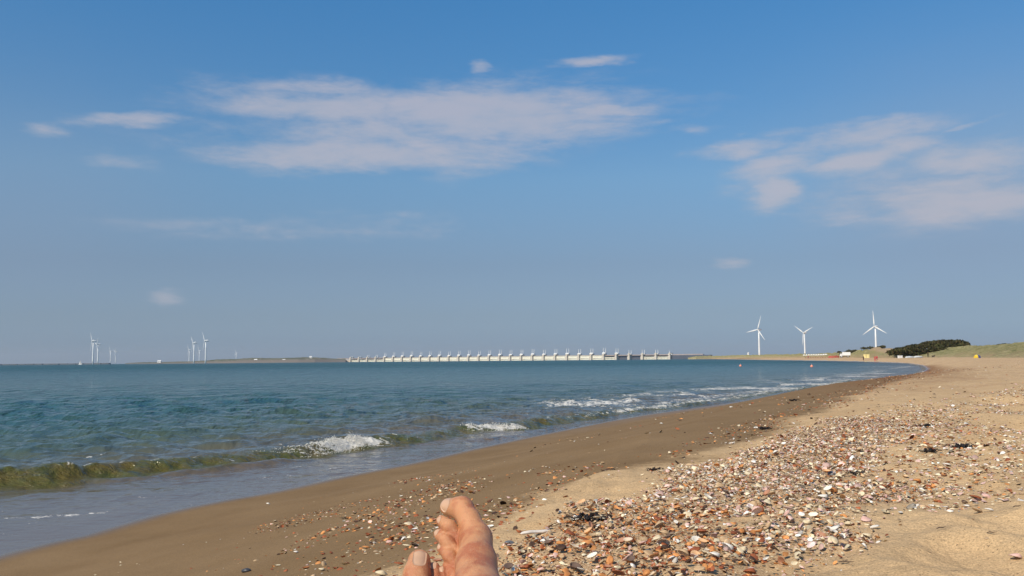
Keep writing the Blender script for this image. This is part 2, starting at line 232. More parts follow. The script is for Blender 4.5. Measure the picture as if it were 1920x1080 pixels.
# ---------------------------------------------------------------- helpers
def tag(o,label=None,cat=None,group=None,kind=None):
    if label: o['label']=label
    if cat: o['category']=cat
    if group: o['group']=group
    if kind: o['kind']=kind
    return o
def empty(name,loc,rz=0.0):
    o=bpy.data.objects.new(name,None); o.empty_display_size=.1; C.objects.link(o); o.location=loc; o.rotation_euler=(0,0,rz); return o
def mesh_np(name,V,F,smooth=True,fattr=None,cattr=None):
    """F: array of quads or triangles, or a list of such arrays"""
    Fs=F if isinstance(F,list) else [F]
    me=bpy.data.meshes.new(name); V=np.asarray(V,np.float32)
    me.vertices.add(len(V)); me.vertices.foreach_set('co',V.ravel())
    lp=np.concatenate([f.ravel() for f in Fs]).astype(np.int32)
    tot=np.concatenate([np.full(len(f),f.shape[1]) for f in Fs]); st=np.r_[0,np.cumsum(tot)[:-1]].astype(np.int32)
    me.loops.add(len(lp)); me.loops.foreach_set('vertex_index',lp)
    me.polygons.add(len(tot)); me.polygons.foreach_set('loop_start',st)
    if smooth is not None: me.polygons.foreach_set('use_smooth',np.full(len(tot),bool(smooth)))
    for k,v in (fattr or {}).items():
        a=me.attributes.new(k,'FLOAT','POINT'); a.data.foreach_set('value',np.asarray(v,np.float32).ravel())
    for k,v in (cattr or {}).items():
        a=me.attributes.new(k,'FLOAT_COLOR','POINT'); a.data.foreach_set('color',np.c_[v,np.ones(len(v))].astype(np.float32).ravel())
    me.update(calc_edges=True); me.validate()
    return me
def obj(name,me,mat=None,parent=None,loc=None):
    o=bpy.data.objects.new(name,me); C.objects.link(o)
    if mat is not None and len(me.materials)==0: me.materials.append(mat)
    if parent is not None: o.parent=parent
    if loc is not None: o.location=loc
    return o
class MB:
    """collects boxes, tubes and plates into one mesh"""
    def __init__(s): s.v=[]; s.f=[]; s.n=0
    def add(s,V,F):
        s.v.append(np.asarray(V,float)); s.f.extend([[i+s.n for i in f] for f in F]); s.n+=len(V)
    def box(s,c,d,rz=0.0,taper=1.0):
        x,y,z=(q/2 for q in d); V=[]
        for sz,t in ((-1,1),(1,taper)):
            for sx,sy in ((-1,-1),(1,-1),(1,1),(-1,1)): V.append((sx*x*t,sy*y*t,sz*z))
        V=np.array(V); ca,sa=math.cos(rz),math.sin(rz)
        V=np.c_[V[:,0]*ca-V[:,1]*sa,V[:,0]*sa+V[:,1]*ca,V[:,2]]+np.array(c)
        s.add(V,[(3,2,1,0),(4,5,6,7),(0,1,5,4),(1,2,6,5),(2,3,7,6),(3,0,4,7)])
    def tube(s,pts,rad,n=8,flat=1.0,up=(0,0,1)):
        pts=[np.array(p,float) for p in pts]; V=[];F=[]
        for i,p in enumerate(pts):
            t=pts[min(i+1,len(pts)-1)]-pts[max(i-1,0)]; t/=np.linalg.norm(t)+1e-12
            u=np.cross(t,up); 
            if np.linalg.norm(u)<1e-3: u=np.cross(t,(1,0,0))
            u/=np.linalg.norm(u); v=np.cross(u,t)
            r=rad[i] if hasattr(rad,'__len__') else rad
            for k in range(n):
                a=2*math.pi*k/n; V.append(p+r*(math.cos(a)*u+math.sin(a)*flat*v))
        for i in range(len(pts)-1):
            for k in range(n):
                a=i*n+k; b=i*n+(k+1)%n; F.append((a,b,b+n,a+n))
        F.append(tuple(range(n-1,-1,-1))); m=(len(pts)-1)*n; F.append(tuple(m+k for k in range(n)))
        s.add(V,F)
    def blob(s,c,r,n=8,m=5,seed=0,j=.15):
        rr=random.Random(seed); V=[(c[0],c[1],c[2]-r[2])]; F=[]
        for i in range(1,m):
            ph=-math.pi/2+math.pi*i/m
            for k in range(n):
                a=2*math.pi*k/n; q=1+rr.uniform(-j,j)
                V.append((c[0]+r[0]*q*math.cos(ph)*math.cos(a),c[1]+r[1]*q*math.cos(ph)*math.sin(a),c[2]+r[2]*math.sin(ph)*q))
        V.append((c[0],c[1],c[2]+r[2]))
        for k in range(n): F.append((0,1+(k+1)%n,1+k))
        for i in range(m-2):
            for k in range(n):
                a=1+i*n+k;b=1+i*n+(k+1)%n; F.append((a,b,b+n,a+n))
        t=len(V)-1; q=1+(m-2)*n
        for k in range(n): F.append((q+k,q+(k+1)%n,t))
        s.add(V,F)
    def mesh(s,name,smooth=False):
        me=bpy.data.meshes.new(name); me.from_pydata(np.concatenate(s.v).tolist(),[],s.f)
        if smooth: me.polygons.foreach_set('use_smooth',np.ones(len(me.polygons),bool))
        me.update(); return me
    def build(s,name,mat,parent=None,smooth=False,loc=None): return obj(name,s.mesh(name,smooth),mat,parent,loc)

def material(name,color,rough=.7,spec=.5,noise=0.0,nscale=5.0,bump=0.0,bscale=30.0,metal=0.0,sub=0.0):
    m=bpy.data.materials.new(name); m.use_nodes=True; t=NT(m.node_tree); b=t.n['Principled BSDF']
    b.inputs['Roughness'].default_value=rough; b.inputs['Specular IOR Level'].default_value=spec; b.inputs['Metallic'].default_value=metal
    if noise>0:
        g=t.new('ShaderNodeTexCoord').outputs['Object']; n=t.noise(g,nscale,5,.6)
        f=t.rng(n,.3,.7,1-noise,1+noise); 
        v=t.new('ShaderNodeVectorMath',operation='SCALE'); v.inputs[0].default_value=color; t.link(f,v.inputs['Scale'])
        t.link(v.outputs[0],b.inputs['Base Color'])
    else: b.inputs['Base Color'].default_value=color+(1,)
    if bump>0:
        g=t.new('ShaderNodeTexCoord').outputs['Object']; n=t.noise(g,bscale,5,.6)
        bp=t.new('ShaderNodeBump'); bp.inputs['Strength'].default_value=.6; bp.inputs['Distance'].default_value=bump
        t.link(n,bp.inputs['Height']); t.link(bp.outputs[0],b.inputs['Normal'])
    if sub>0:
        b.inputs['Subsurface Weight'].default_value=sub; b.inputs['Subsurface Radius'].default_value=(1,.35,.2); b.inputs['Subsurface Scale'].default_value=.006
    return m

# ---------------------------------------------------------------- beach ground
def ground_z(X,Y):
    z,s=base_z(X,Y)
    e,_=sdist(EDGE,X,Y)                      # >0 on the dry side
    e=e+(fbm(X*1.3,Y*1.3,3,5)-.5)*.5
    dry=sstep(-.15,.35,e)
    r=np.hypot(X,Y)
    lump=(fbm(X*1.9+3,Y*1.9,3,21)-.5)*.085+(fbm(X*6.5,Y*6.5,3,31)-.5)*.035+(fbm(X*22,Y*22,2,41)-.5)*.008
    lump2=(fbm(X*.22,Y*.22,3,51)-.5)*.22*sstep(8,40,r)*sstep(2,10,s)
    z=z+dry*(lump+.012)+lump2+(1-dry)*(fbm(X*3,Y*3,2,61)-.5)*.012*sstep(0,2,s)
    # trampled hollows in the loose sand at the right
    for (hx,hy,hr,hd) in HOLLOWS:
        d=((X-hx)**2+((Y-hy)*.8)**2)/hr**2
        z=z-hd*np.exp(-d)+hd*.55*np.exp(-((np.sqrt(d)-1.5)/.45)**2)
    return z,s,dry,e
az1=np.radians(np.r_[np.linspace(-33,33,960),np.arange(33.8,327,1.6)])
Hh=.5
dep=np.linspace(.30,.0035,430)
rad=np.unique(np.r_[np.geomspace(.15,Hh/math.tan(.30),22)[:-1],Hh/np.tan(dep),np.geomspace(Hh/math.tan(.0035),4200,40)[1:]])
A,Rr=np.meshgrid(az1,rad,indexing='ij')
X=Rr*np.sin(A); Y=Rr*np.cos(A)
Z,S,DRY,E_=ground_z(X,Y)
NZ=lambda X,Y,sc,sd: fbm(X*sc,Y*sc,4,sd)
def poly_in(P,X,Y):
    inside=np.zeros(X.shape,bool); n=len(P); j=n-1
    for i in range(n):
        xi,yi=P[i]; xj,yj=P[j]
        c=((yi>Y)!=(yj>Y))&(X<(xj-xi)*(Y-yi)/((yj-yi) or 1e-9)+xi); inside^=c; j=i
    return inside
def soft(P,X,Y,wd):
    d,_=sdist(list(P)+[P[0]],X,Y); d=np.abs(d); return np.where(poly_in(P,X,Y),sstep(-wd,wd,d),sstep(wd,-wd,-(-d))*0+sstep(wd,0,d)*.5)
def d_bank(X,Y): return soft(BANK,X+(NZ(X,Y,2.5,5)-.5)*.35,Y+(NZ(X,Y,2,6)-.5)*.8,.12)*sstep(.28,.5,NZ(X,Y,3.2,8)+.10)
def grid_faces(na,nr,keep,wrap=True):
    i,j=np.meshgrid(np.arange(na if wrap else na-1),np.arange(nr-1),indexing='ij')
    i2=(i+1)%na
    q=np.stack([i*nr+j,i*nr+j+1,i2*nr+j+1,i2*nr+j],-1).reshape(-1,4)
    return q[keep.ravel()[q].any(1)]
def compact(V,F,arrs):
    u,inv=np.unique(F.ravel(),return_inverse=True)
    return V[u],inv.reshape(F.shape),[a.ravel()[u] for a in arrs]
V=np.stack([X.ravel(),Y.ravel(),Z.ravel()],1)
F=grid_faces(len(az1),len(rad),(S>-2.5))
V,F,(s_,e_,d_)=compact(V,F,[S,E_,DRY])
m=bpy.data.materials.new('beach_sand'); m.use_nodes=True; t=NT(m.node_tree); b=t.n['Principled BSDF']
pos=t.new('ShaderNodeNewGeometry').outputs['Position']
e=t.attr('edge'); s=t.attr('shore')
n1=t.noise(pos,1.2,4,.55); n2=t.noise(pos,9,5,.6); n3=t.noise(pos,160,3,.7); n4=t.noise(pos,45,4,.65)
sepp=t.new('ShaderNodeSeparateXYZ'); t.link(pos,sepp.inputs[0])
far=t.rng(sepp.outputs[1],8,30)
ee=t.math('ADD',e,t.math('ADD',t.math('MULTIPLY',t.math('SUBTRACT',n2,.5),.5),t.math('MULTIPLY',t.math('SUBTRACT',n4,.5),.3)))
dryf=t.rng(ee,-.12,.22,0,1,True)
wetc=t.mix(t.rng(n1,.3,.7),(.195,.120,.056),(.240,.153,.076))
wetc=t.mix(t.rng(sepp.outputs[1],20,70,0,.7),wetc,(.21,.105,.048))
dryc=t.mix(t.rng(n1,.3,.7),(.48,.315,.165),(.58,.395,.215))
dryc=t.mix(t.rng(n2,.52,.75,0,.45),dryc,(.36,.245,.13))
# rusty shell grit that lies in drifts far up the beach
grit=t.math('MULTIPLY',t.rng(t.noise(t.vmul(pos,(.25,.25,1)),1.0,5,.7),.50,.64),far)
dryc=t.mix(t.math('MULTIPLY',grit,.55),dryc,(.36,.20,.12))
spk=t.noise(pos,14,2,.9)
dryc=t.mix(t.math('MULTIPLY',t.rng(spk,.60,.68),t.rng(sepp.outputs[1],9,22,0,.6)),dryc,(.20,.11,.07))
dryc=t.mix(t.math('MULTIPLY',t.rng(spk,.40,.34),t.rng(sepp.outputs[1],9,22,0,.7)),dryc,(.68,.58,.47))
col=t.mix(dryf,wetc,dryc)
# soaked, shining strip at the water's edge
soak=t.rng(s,.45,.0,0,1,True)
soakf=t.math('MAXIMUM',soak,t.math('MULTIPLY',t.rng(s,1.3,.6),t.rng(sepp.outputs[1],14,40)))
col=t.mix(t.math('MULTIPLY',soak,.55),col,(.10,.066,.038))
# band of brown weed dust along the wet edge further off
wd=t.math('MULTIPLY',t.rng(t.math('ABSOLUTE',t.math('ADD',e,t.math('MULTIPLY',t.math('SUBTRACT',n1,.5),2.2))),2.3,.6),t.rng(sepp.outputs[1],12,30))
col=t.mix(t.math('MULTIPLY',wd,t.rng(n2,.38,.62,.45,1)),col,(.19,.082,.030))
bk=t.math('MULTIPLY',t.attr('bank'),t.rng(t.noise(pos,75,4,.8),.42,.55))
col=t.mix(t.math('MULTIPLY',bk,.75),col,t.ramp(t.noise(pos,120,3,.8),[(.3,(.10,.045,.02)),(.45,(.34,.19,.10)),(.55,(.50,.36,.22)),(.7,(.70,.60,.50))]))
g3=t.rng(n3,.25,.75,.62,1.38)
sc_=t.new('ShaderNodeVectorMath',operation='SCALE'); t.link(col,sc_.inputs[0]); t.link(g3,sc_.inputs['Scale'])
dk=t.math('MAXIMUM',t.rng(t.noise(pos,150,2,.9),.62,.70,0,.75),t.rng(t.noise(pos,62,2,.95),.655,.70,0,.8))
col=t.mix(dk,sc_.outputs[0],(.07,.045,.03))
t.link(col,b.inputs['Base Color'])
t.put(b.inputs['Roughness'],t.rng(soakf,0,1,.85,.09)); t.put(b.inputs['Specular IOR Level'],t.rng(soakf,0,1,.08,.6))
bp=t.new('ShaderNodeBump'); bp.inputs['Strength'].default_value=1.0; t.put(bp.inputs['Distance'],t.rng(dryf,0,1,.0022,.007))
hh=t.math('ADD',t.math('MULTIPLY',n3,.35),t.math('ADD',n4,t.math('MULTIPLY',n2,1.6)))
t.link(t.math('MULTIPLY',hh,t.rng(soakf,0,1,1,.05)),bp.inputs['Height']); t.link(bp.outputs[0],b.inputs['Normal'])
me=mesh_np('sand_beach',V,F[:,::-1],True,{'shore':s_,'edge':e_,'bank':np.where((V[:,1]<9)&(V[:,1]>1.5)&(np.abs(V[:,0])<5),d_bank(V[:,0],V[:,1]),0)})
tag(obj('sand_beach',me,m),kind='structure')

# sea bed further out is never seen; the hidden underlay closes the ground below sea level
# ---------------------------------------------------------------- sea
azw=np.radians(np.r_[np.linspace(-36,34,1150),np.arange(35.2,323,1.6)])
depw=np.linspace(.26,.0016,600)
radw=np.unique(np.r_[np.geomspace(2.0,1.5/math.tan(.26),10)[:-1],1.5/np.tan(depw),np.geomspace(1.5/math.tan(.0016),9600,16)[1:]])
A,Rr=np.meshgrid(azw,radw,indexing='ij'); X=Rr*np.sin(A); Y=Rr*np.cos(A)
dR=np.gradient(radw)[None,:]*np.ones_like(X)
S,RUN=sdist(WL,X,Y)
nearm=(Y<75)&(Y>-5)&(np.abs(X)<40)
def chaikin(P,n=2):
    P=np.array(P,float)
    for _ in range(n):
        a,b_=P[:-1],P[1:]; P=np.r_[P[:1],np.stack([a*.75+b_*.25,a*.25+b_*.75],1).reshape(-1,2),P[-1:]]
    return P
BR=chaikin(BR)
Q=np.full(X.shape,-99.0); QR=np.zeros(X.shape)
Q[nearm],QR[nearm]=sdist(BR,X[nearm],Y[nearm])
# shoals: waves die out in the swash
calm=.10+.90*sstep(.3,-1.2,Q)*(Q>-90)+.90*(Q<-90)*sstep(-.5,-9,S)
calm=np.clip(calm,0,1)*sstep(.6,-1.5,S)
# local gusts: patches of rougher and smoother water
gust=.55+.9*fbm(X*.05+5,Y*.03,3,77)
H_=np.zeros_like(X)
wr=np.random.default_rng(5)
for i in range(54):
    lam=.14*(4.5/.14)**(i/53)
    th=wr.normal(0,.42)+R_(-8)                     # travelling towards the beach, crests across the view
    kx,ky=math.sin(th)*2*math.pi/lam,math.cos(th)*2*math.pi/lam
    amp=lam*(.0150 if lam<1.0 else .0150*(1.0/lam)**1.35)
    ph=wr.uniform(0,6.28)
    wob=(vnoise(X/(lam*4.5),Y/(lam*2.5),100+i)-.5)*6
    fade=np.clip((lam/(2.4*dR)-.8),0,1)
    pz=np.sin(kx*X+ky*Y+ph+wob)
    H_+=amp*fade*(pz+.5*pz*pz)*(.35+1.3*vnoise(X/(lam*6),Y/(lam*6),300+i))
H_*=calm*gust
# the breaker and the low ridges that follow it
ampY=np.interp(Y,[5,9,12,13.2,14,15,16.2,17.4,18.2,19.5,20.6,21.3,24.6,27,31,45,60],[.26,.27,.25,.17,.11,.16,.20,.13,.09,.07,.14,.12,.12,.10,.07,.05,.03])
wv=(fbm(QR*.55,np.zeros_like(QR),4,9)-.5)
def ridge(q,front,backw): return np.where(q>0,1-sstep(0,front,q),np.exp(-(q/backw)**2))
qq=Q+wv*.5+(fbm(X*2.2,Y*2.2,3,14)-.5)*.42
am=.68*ampY*np.interp(Y,[11,14],[.85,1.0])*(.72+.55*fbm(QR*1.3,np.zeros_like(QR)+4,3,15))
H_+=np.where(nearm,am*ridge(qq,.42,.95),0)
H_+=np.where(nearm,(fbm(X*3.2,Y*6,4,18)-.5)*.12*np.exp(-((qq-.1)/.5)**2),0)
H_-=np.where(nearm,.3*am*np.exp(-((qq-.75)/.5)**2),0)
for (off,a0,fr,bw,sd) in ((-1.9,.10,.45,.6,40),(-4.2,.10,.6,.9,41),(-8.0,.09,.9,1.2,42),(.85,.075,.16,.25,43),(1.5,.035,.14,.2,44)):
    g=sstep(.48,.72,fbm(QR*.35+off*3,np.zeros_like(QR)+off,3,sd))
    q2=Q-off+(fbm(QR*.5,np.zeros_like(QR),3,sd+9)-.5)*1.6
    H_+=np.where(nearm,a0*g*ridge(q2,fr,bw),0)
Z=H_+.004
# foam
foam=np.zeros_like(X)
ybs=np.interp(Y,[14.6,15.0,15.6,15.9,16.8,17.1,19.7,20.0,20.6,20.8],[0,.3,.5,1,1,0,0,.8,.8,0])
Z+=np.where(nearm,ybs*np.exp(-((qq-.10)/.26)**2)*(.005+.07*sstep(.45,.85,fbm(X*7,Y*3,3,66))*fbm(X*22,Y*9,3,67)),0)
crest=np.exp(-((qq-.12)/.30)**2)
yb=np.interp(Y,[12.6,13.0,14.2,14.9,15.5,15.9,16.5,16.8,19.6,20.0,20.5,20.8,23,25,27,60],[.12,.12,.15,.50,.85,1,1,.5,.22,.95,1,.3,.45,.7,.85,.7])
foam=np.maximum(foam,np.where(nearm,(.25+.95*ybs)*np.where(ybs>.02,1,0)*np.exp(-((qq-.14)/.28)**2),0))
lip=np.exp(-((qq+.02)/.07)**2)*sstep(.50,.60,fbm(X*1.7,Y*1.7,3,96))
foam=np.maximum(foam,np.where(nearm,lip*.62,0))
foam=np.maximum(foam,np.where(nearm,crest*yb*sstep(.30,.62,fbm(X*3.3,Y*3.3,3,90)+yb*.35),0))
foam=np.maximum(foam,np.where(nearm,.40*sstep(.55,.68,fbm(X*2.6,Y*2.6,4,91))*sstep(-1.6,-.2,Q)*sstep(1.0,.3,Q),0))
foam=np.maximum(foam,np.where(nearm,.42*sstep(.56,.66,fbm(X*.9,Y*2.2,4,95))*sstep(.6,1.5,Q)*sstep(-.05,-.5,S),0))
band=sstep(24,31,Y)*sstep(-.8,-1.6,S)*sstep(-8.5,-4.0,S)*sstep(160,70,Y)
foam=np.maximum(foam,band*(.34+.62*sstep(.40,.62,fbm(X*.45,Y*.45,4,92)))*.9)
for k,(pl,wd_,st) in enumerate(STREAKS):
    pa=np.array(pl); x0,y0=pa.min(0)-wd_*6; x1,y1=pa.max(0)+wd_*6
    mm=(X>x0)&(X<x1)&(Y>y0)&(Y<y1)
    if mm.any():
        d,_=sdist(pl,X[mm],Y[mm]); w2=wd_*(.6+.9*fbm(X[mm]/wd_*.7,Y[mm]/wd_*.7,3,200+k))
        foam[mm]=np.maximum(foam[mm],.72*st*np.exp(-(d/w2)**2))
V=np.stack([X.ravel(),Y.ravel(),Z.ravel()],1)
F=grid_faces(len(azw),len(radw),(S<.5))
V,F,(s_,f_,h_,q_)=compact(V,F,[S,foam,H_,np.where(nearm,qq,-9)])
m=bpy.data.materials.new('sea_water'); m.use_nodes=True; t=NT(m.node_tree); b=t.n['Principled BSDF']
pos=t.new('ShaderNodeNewGeometry').outputs['Position']; sepp=t.new('ShaderNodeSeparateXYZ'); t.link(pos,sepp.inputs[0])
s=t.attr('shore'); fo=t.attr('foam'); q=t.attr('crest')
nb=t.noise(pos,.5,4,.6)
sj=t.math('ADD',s,t.math('MULTIPLY',t.math('SUBTRACT',nb,.5),3.0))
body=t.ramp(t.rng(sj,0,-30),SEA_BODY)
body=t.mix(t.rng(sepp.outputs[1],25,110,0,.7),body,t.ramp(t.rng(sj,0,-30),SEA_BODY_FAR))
patch=t.noise(t.vmul(pos,(.012,.03,1)),1.0,4,.6)
body=t.mix(t.rng(patch,.40,.62,0,.55),body,SEA_DARK)
nf0=t.noise(pos,2.6,5,.65)
# the sunlit, sand-laden face of the breaking wave
face=t.math('MULTIPLY',t.rng(q,-.35,.05,0,1,True),t.rng(q,.75,.45,0,1,True))
body=t.mix(face,body,t.mix(t.rng(nf0,.4,.6),(.105,.080,.018),(.075,.078,.017)))
nf1=t.noise(pos,5.0,6,.68,.6); nf2=t.noise(pos,28,4,.7)
nf=t.math('ADD',t.math('MULTIPLY',nf1,.7),t.math('MULTIPLY',nf2,.3))
thr=t.rng(fo,0,1.3,.70,.32)
ff=t.rng(t.math('SUBTRACT',nf,thr),-.01,.05,0,1,True)
ff=t.math('MULTIPLY',ff,t.rng(fo,.03,.12))
col=t.mix(t.math('MULTIPLY',ff,.88),body,(.66,.63,.58))
t.link(col,b.inputs['Base Color']); b.inputs['IOR'].default_value=1.33
t.put(b.inputs['Roughness'],t.math('MAXIMUM',t.math('MULTIPLY',ff,.8),t.rng(sepp.outputs[1],15,300,.07,.36)))
bp=t.new('ShaderNodeBump'); bp.inputs['Strength'].default_value=1.0
rip=t.noise(t.vmul(pos,(.75,1.2,1)),7.0,5,.62,.3); chop=t.noise(t.vmul(pos,(.6,1.3,1)),1.6,4,.6,.2); swl=t.noise(t.vmul(pos,(.25,.7,1)),.45,3,.55)
sw=t.rng(s,-2.0,-7.0)
hgt=t.math('ADD',t.math('MULTIPLY',rip,t.math('MAXIMUM',t.rng(sw,0,1,.006,.035),t.math('MULTIPLY',face,.075))),t.math('MULTIPLY',chop,t.math('MULTIPLY',t.rng(sepp.outputs[1],8,40),.42)))
hgt=t.math('ADD',hgt,t.math('MULTIPLY',swl,t.math('MULTIPLY',t.rng(sepp.outputs[1],40,160),1.5)))
for sx_,sy_,am_,y0_,y1_ in ((1.6,.75,.42,8,26),(.62,.30,1.5,20,60),(.20,.09,5.0,60,200),(.06,.026,15.0,200,700)):
    dn=t.noise(t.vmul(pos,(sx_,sy_,1)),1.0,3,.6,.2); hgt=t.math('ADD',hgt,t.math('MULTIPLY',dn,t.math('MULTIPLY',t.rng(sepp.outputs[1],y0_,y1_),am_)))
bp.inputs['Distance'].default_value=1.0; t.link(hgt,bp.inputs['Height']); t.link(bp.outputs[0],b.inputs['Normal'])
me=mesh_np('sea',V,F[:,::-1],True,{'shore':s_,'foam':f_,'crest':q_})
tag(obj('sea',me,m),kind='structure')
SEA=(X,Y,Z)

# ---------------------------------------------------------------- ridge-like land: dunes and the far shore
def land(name,foot,crest,back,nu,nv,rough,mat,profile=1.0,seed=0,fine=1.0):
    def res(pl,n):
        P=np.array(pl,float); 
        t=np.r_[0,np.cumsum(np.linalg.norm(np.diff(P,axis=0),axis=1)**.5)]; u=np.linspace(0,t[-1],n)
        return np.stack([np.interp(u,t,P[:,k]) for k in range(3)],1)
    # the same number of control points keep foot and crest abreast of each other
    k=len(foot); uu=np.linspace(0,k-1,nu); ii=np.arange(k)
    Fp=np.stack([np.interp(uu,ii,np.array(foot)[:,c]) for c in range(3)],1)
    Cp=np.stack([np.interp(uu,ii,np.array(crest)[:,c]) for c in range(3)],1)
    Dd=Cp-Fp
    vv=np.r_[np.linspace(-.15,1,nv),np.linspace(1.15,back,max(4,nv//3))]
    G=np.zeros((nu,len(vv),3))
    for j,v in enumerate(vv):
        G[:,j,:2]=Fp[:,:2]+Dd[:,:2]*v
        if v<0: z=Fp[:,2]+v*8
        elif v<=1: z=Fp[:,2]+Dd[:,2]*(1-(1-v)**1.7)*1.0
        else: z=Cp[:,2]-(Cp[:,2]+3)*((v-1)/(back-1))**1.5
        G[:,j,2]=z
    hgt=np.abs(Dd[:,2])[:,None]
    X,Y=G[...,0],G[...,1]; sc0=rough
    nzv=(fbm(X/sc0,Y/sc0,5,seed)-.5)*.75+(fbm(X/sc0*5,Y/sc0*5,3,seed+7)-.5)*.22*fine
    w_=np.clip(vv,0,1)[None,:]**.6*(vv>0)
    G[...,2]+=nzv*hgt*w_
    nvv=len(vv)
    i,j=np.meshgrid(np.arange(nu-1),np.arange(nvv-1),indexing='ij')
    q=np.stack([i*nvv+j,(i+1)*nvv+j,(i+1)*nvv+j+1,i*nvv+j+1],-1).reshape(-1,4)
    vat=np.broadcast_to(vv[None,:],(nu,nvv)); uat=np.broadcast_to(uu[:,None],(nu,nvv))
    me=mesh_np(name,G.reshape(-1,3),q,True,{'up':vat,'along':uat})
    o=obj(name,me,mat); tag(o,kind='structure')
    return o,G,vv,uu
m=bpy.data.materials.new('dune_cover'); m.use_nodes=True; t=NT(m.node_tree); b=t.n['Principled BSDF']
pos=t.new('ShaderNodeNewGeometry').outputs['Position']; v=t.attr('up'); u=t.attr('along')
a=t.noise(pos,.06,5,.65); c=t.noise(pos,.35,5,.7); f=t.noise(pos,2.2,4,.7)
grass=t.mix(t.rng(a,.35,.65),(.42,.35,.15),(.26,.24,.09))
grass=t.mix(t.rng(c,.48,.60,0,.9),grass,(.55,.45,.24))
grass=t.mix(t.rng(f,.50,.62,0,.8),grass,(.10,.11,.035))
tf=t.noise(t.vmul(pos,(.5,.5,1.6)),.8,4,.75)
grass=t.mix(t.rng(tf,.52,.62,0,.75),grass,(.13,.13,.045))
sand=(.46,.325,.19)
# bare blow-out slope under the near turbine, grass elsewhere; sand shows at the foot and through gaps
bare=t.math('MULTIPLY',t.rng(t.math('ABSOLUTE',t.math('SUBTRACT',u,7.35)),.75,.35,0,1,True),t.rng(t.math('ADD',v,t.math('MULTIPLY',t.math('SUBTRACT',a,.5),.8)),.25,.5,0,1,True))
gap=t.rng(t.math('ADD',c,t.math('MULTIPLY',v,.4)),.60,.46,0,.85,True)
col=t.mix(t.math('MAXIMUM',bare,gap),grass,sand)
t.link(col,b.inputs['Base Color']); b.inputs['Roughness'].default_value=.95; b.inputs['Specular IOR Level'].default_value=.1
bp=t.new('ShaderNodeBump'); bp.inputs['Distance'].default_value=.7; t.link(f,bp.inputs['Height']); t.link(bp.outputs[0],b.inputs['Normal'])
DUNE=land('dunes',DFOOT,CREST,1.9,520,26,14.0,m,seed=3)
m=bpy.data.materials.new('far_shore_cover'); m.use_nodes=True; t=NT(m.node_tree); b=t.n['Principled BSDF']
pos=t.new('ShaderNodeNewGeometry').outputs['Position']; v=t.attr('up')
a=t.noise(t.vmul(pos,(1,1,3)),.012,5,.65); c=t.noise(pos,.05,4,.7)
col=t.mix(t.rng(a,.4,.62),(.08,.09,.045),(.17,.15,.085))
col=t.mix(t.rng(c,.56,.66,0,.8),col,(.34,.28,.22))
col=t.mix(t.rng(t.math('ADD',v,t.math('MULTIPLY',t.math('SUBTRACT',c,.5),.9)),.62,.25,0,1,True),col,(.20,.165,.13))
t.link(col,b.inputs['Base Color']); b.inputs['Roughness'].default_value=.95; b.inputs['Specular IOR Level'].default_value=.1
land('far_island',[(x*.955,y*.955,-.6) for x,y,z in ISL],ISL,1.3,260,12,90.0,m,seed=8,fine=.6)
mb=MB(); mdam=material('dam_stone',(.10,.105,.11),.9,.2,.25,.02)
for k in range(40):
    x0=-2300+k*26*1.0; mb.box((x0+13,2900+random.uniform(-3,3),.9),(26.4,18,5.4+random.uniform(-.5,.5)),0,.8)
tag(mb.build('dam',mdam),'long low dark stone dam on the far left horizon under the wind turbines','dam')

# ---------------------------------------------------------------- wind turbines
m_white=material('turbine_white',(.80,.80,.78),.45,.4,.03,.05)
m_con=material('barrier_concrete',(.62,.54,.44),.85,.3,.15,.05)
m_cream=material('barrier_cream',(.84,.78,.62),.7,.3,.08,.08)
m_pwhite=material('barrier_white',(.80,.79,.77),.6,.3,.04,.1)
m_dark=material('barrier_dark_steel',(.075,.085,.11),.6,.4,.1,.1)
m_deck=material('road_deck',(.38,.31,.28),.8,.3,.1,.05)
WIND=math.atan2(-.81,-.58)
def turbine_parts():
    mt=MB(); mt.tube([(0,0,-4),(0,0,15),(0,0,40),(0,0,63.2)],[2.3,2.1,1.75,1.25],14)
    mn=MB(); mn.tube([(0,-3.0,0),(0,-1.6,0),(0,4,.1),(0,7.6,.2),(0,8.6,.3)],[1.3,1.9,2.0,1.7,1.0],10)
    mh=MB(); mh.tube([(0,-5.6,0),(0,-5.1,0),(0,-4.2,0),(0,-3.0,0)],[.25,1.0,1.5,1.6],10)
    ml=MB(); pts=[];rd=[]
    for i in range(9):
        q=i/8; pts.append((0,-4.1-.6*q*q,1.0+32*q)); rd.append([.75,1.15,1.55,1.35,1.1,.88,.66,.45,.18][i])
    ml.tube(pts,rd,8,.26,(0,1,0.0))
    return mt.mesh('tower',True),mn.mesh('nacelle',True),mh.mesh('hub',True),ml.mesh('blade',True)
TP=turbine_parts()
for me in TP: me.materials.append(m_white)
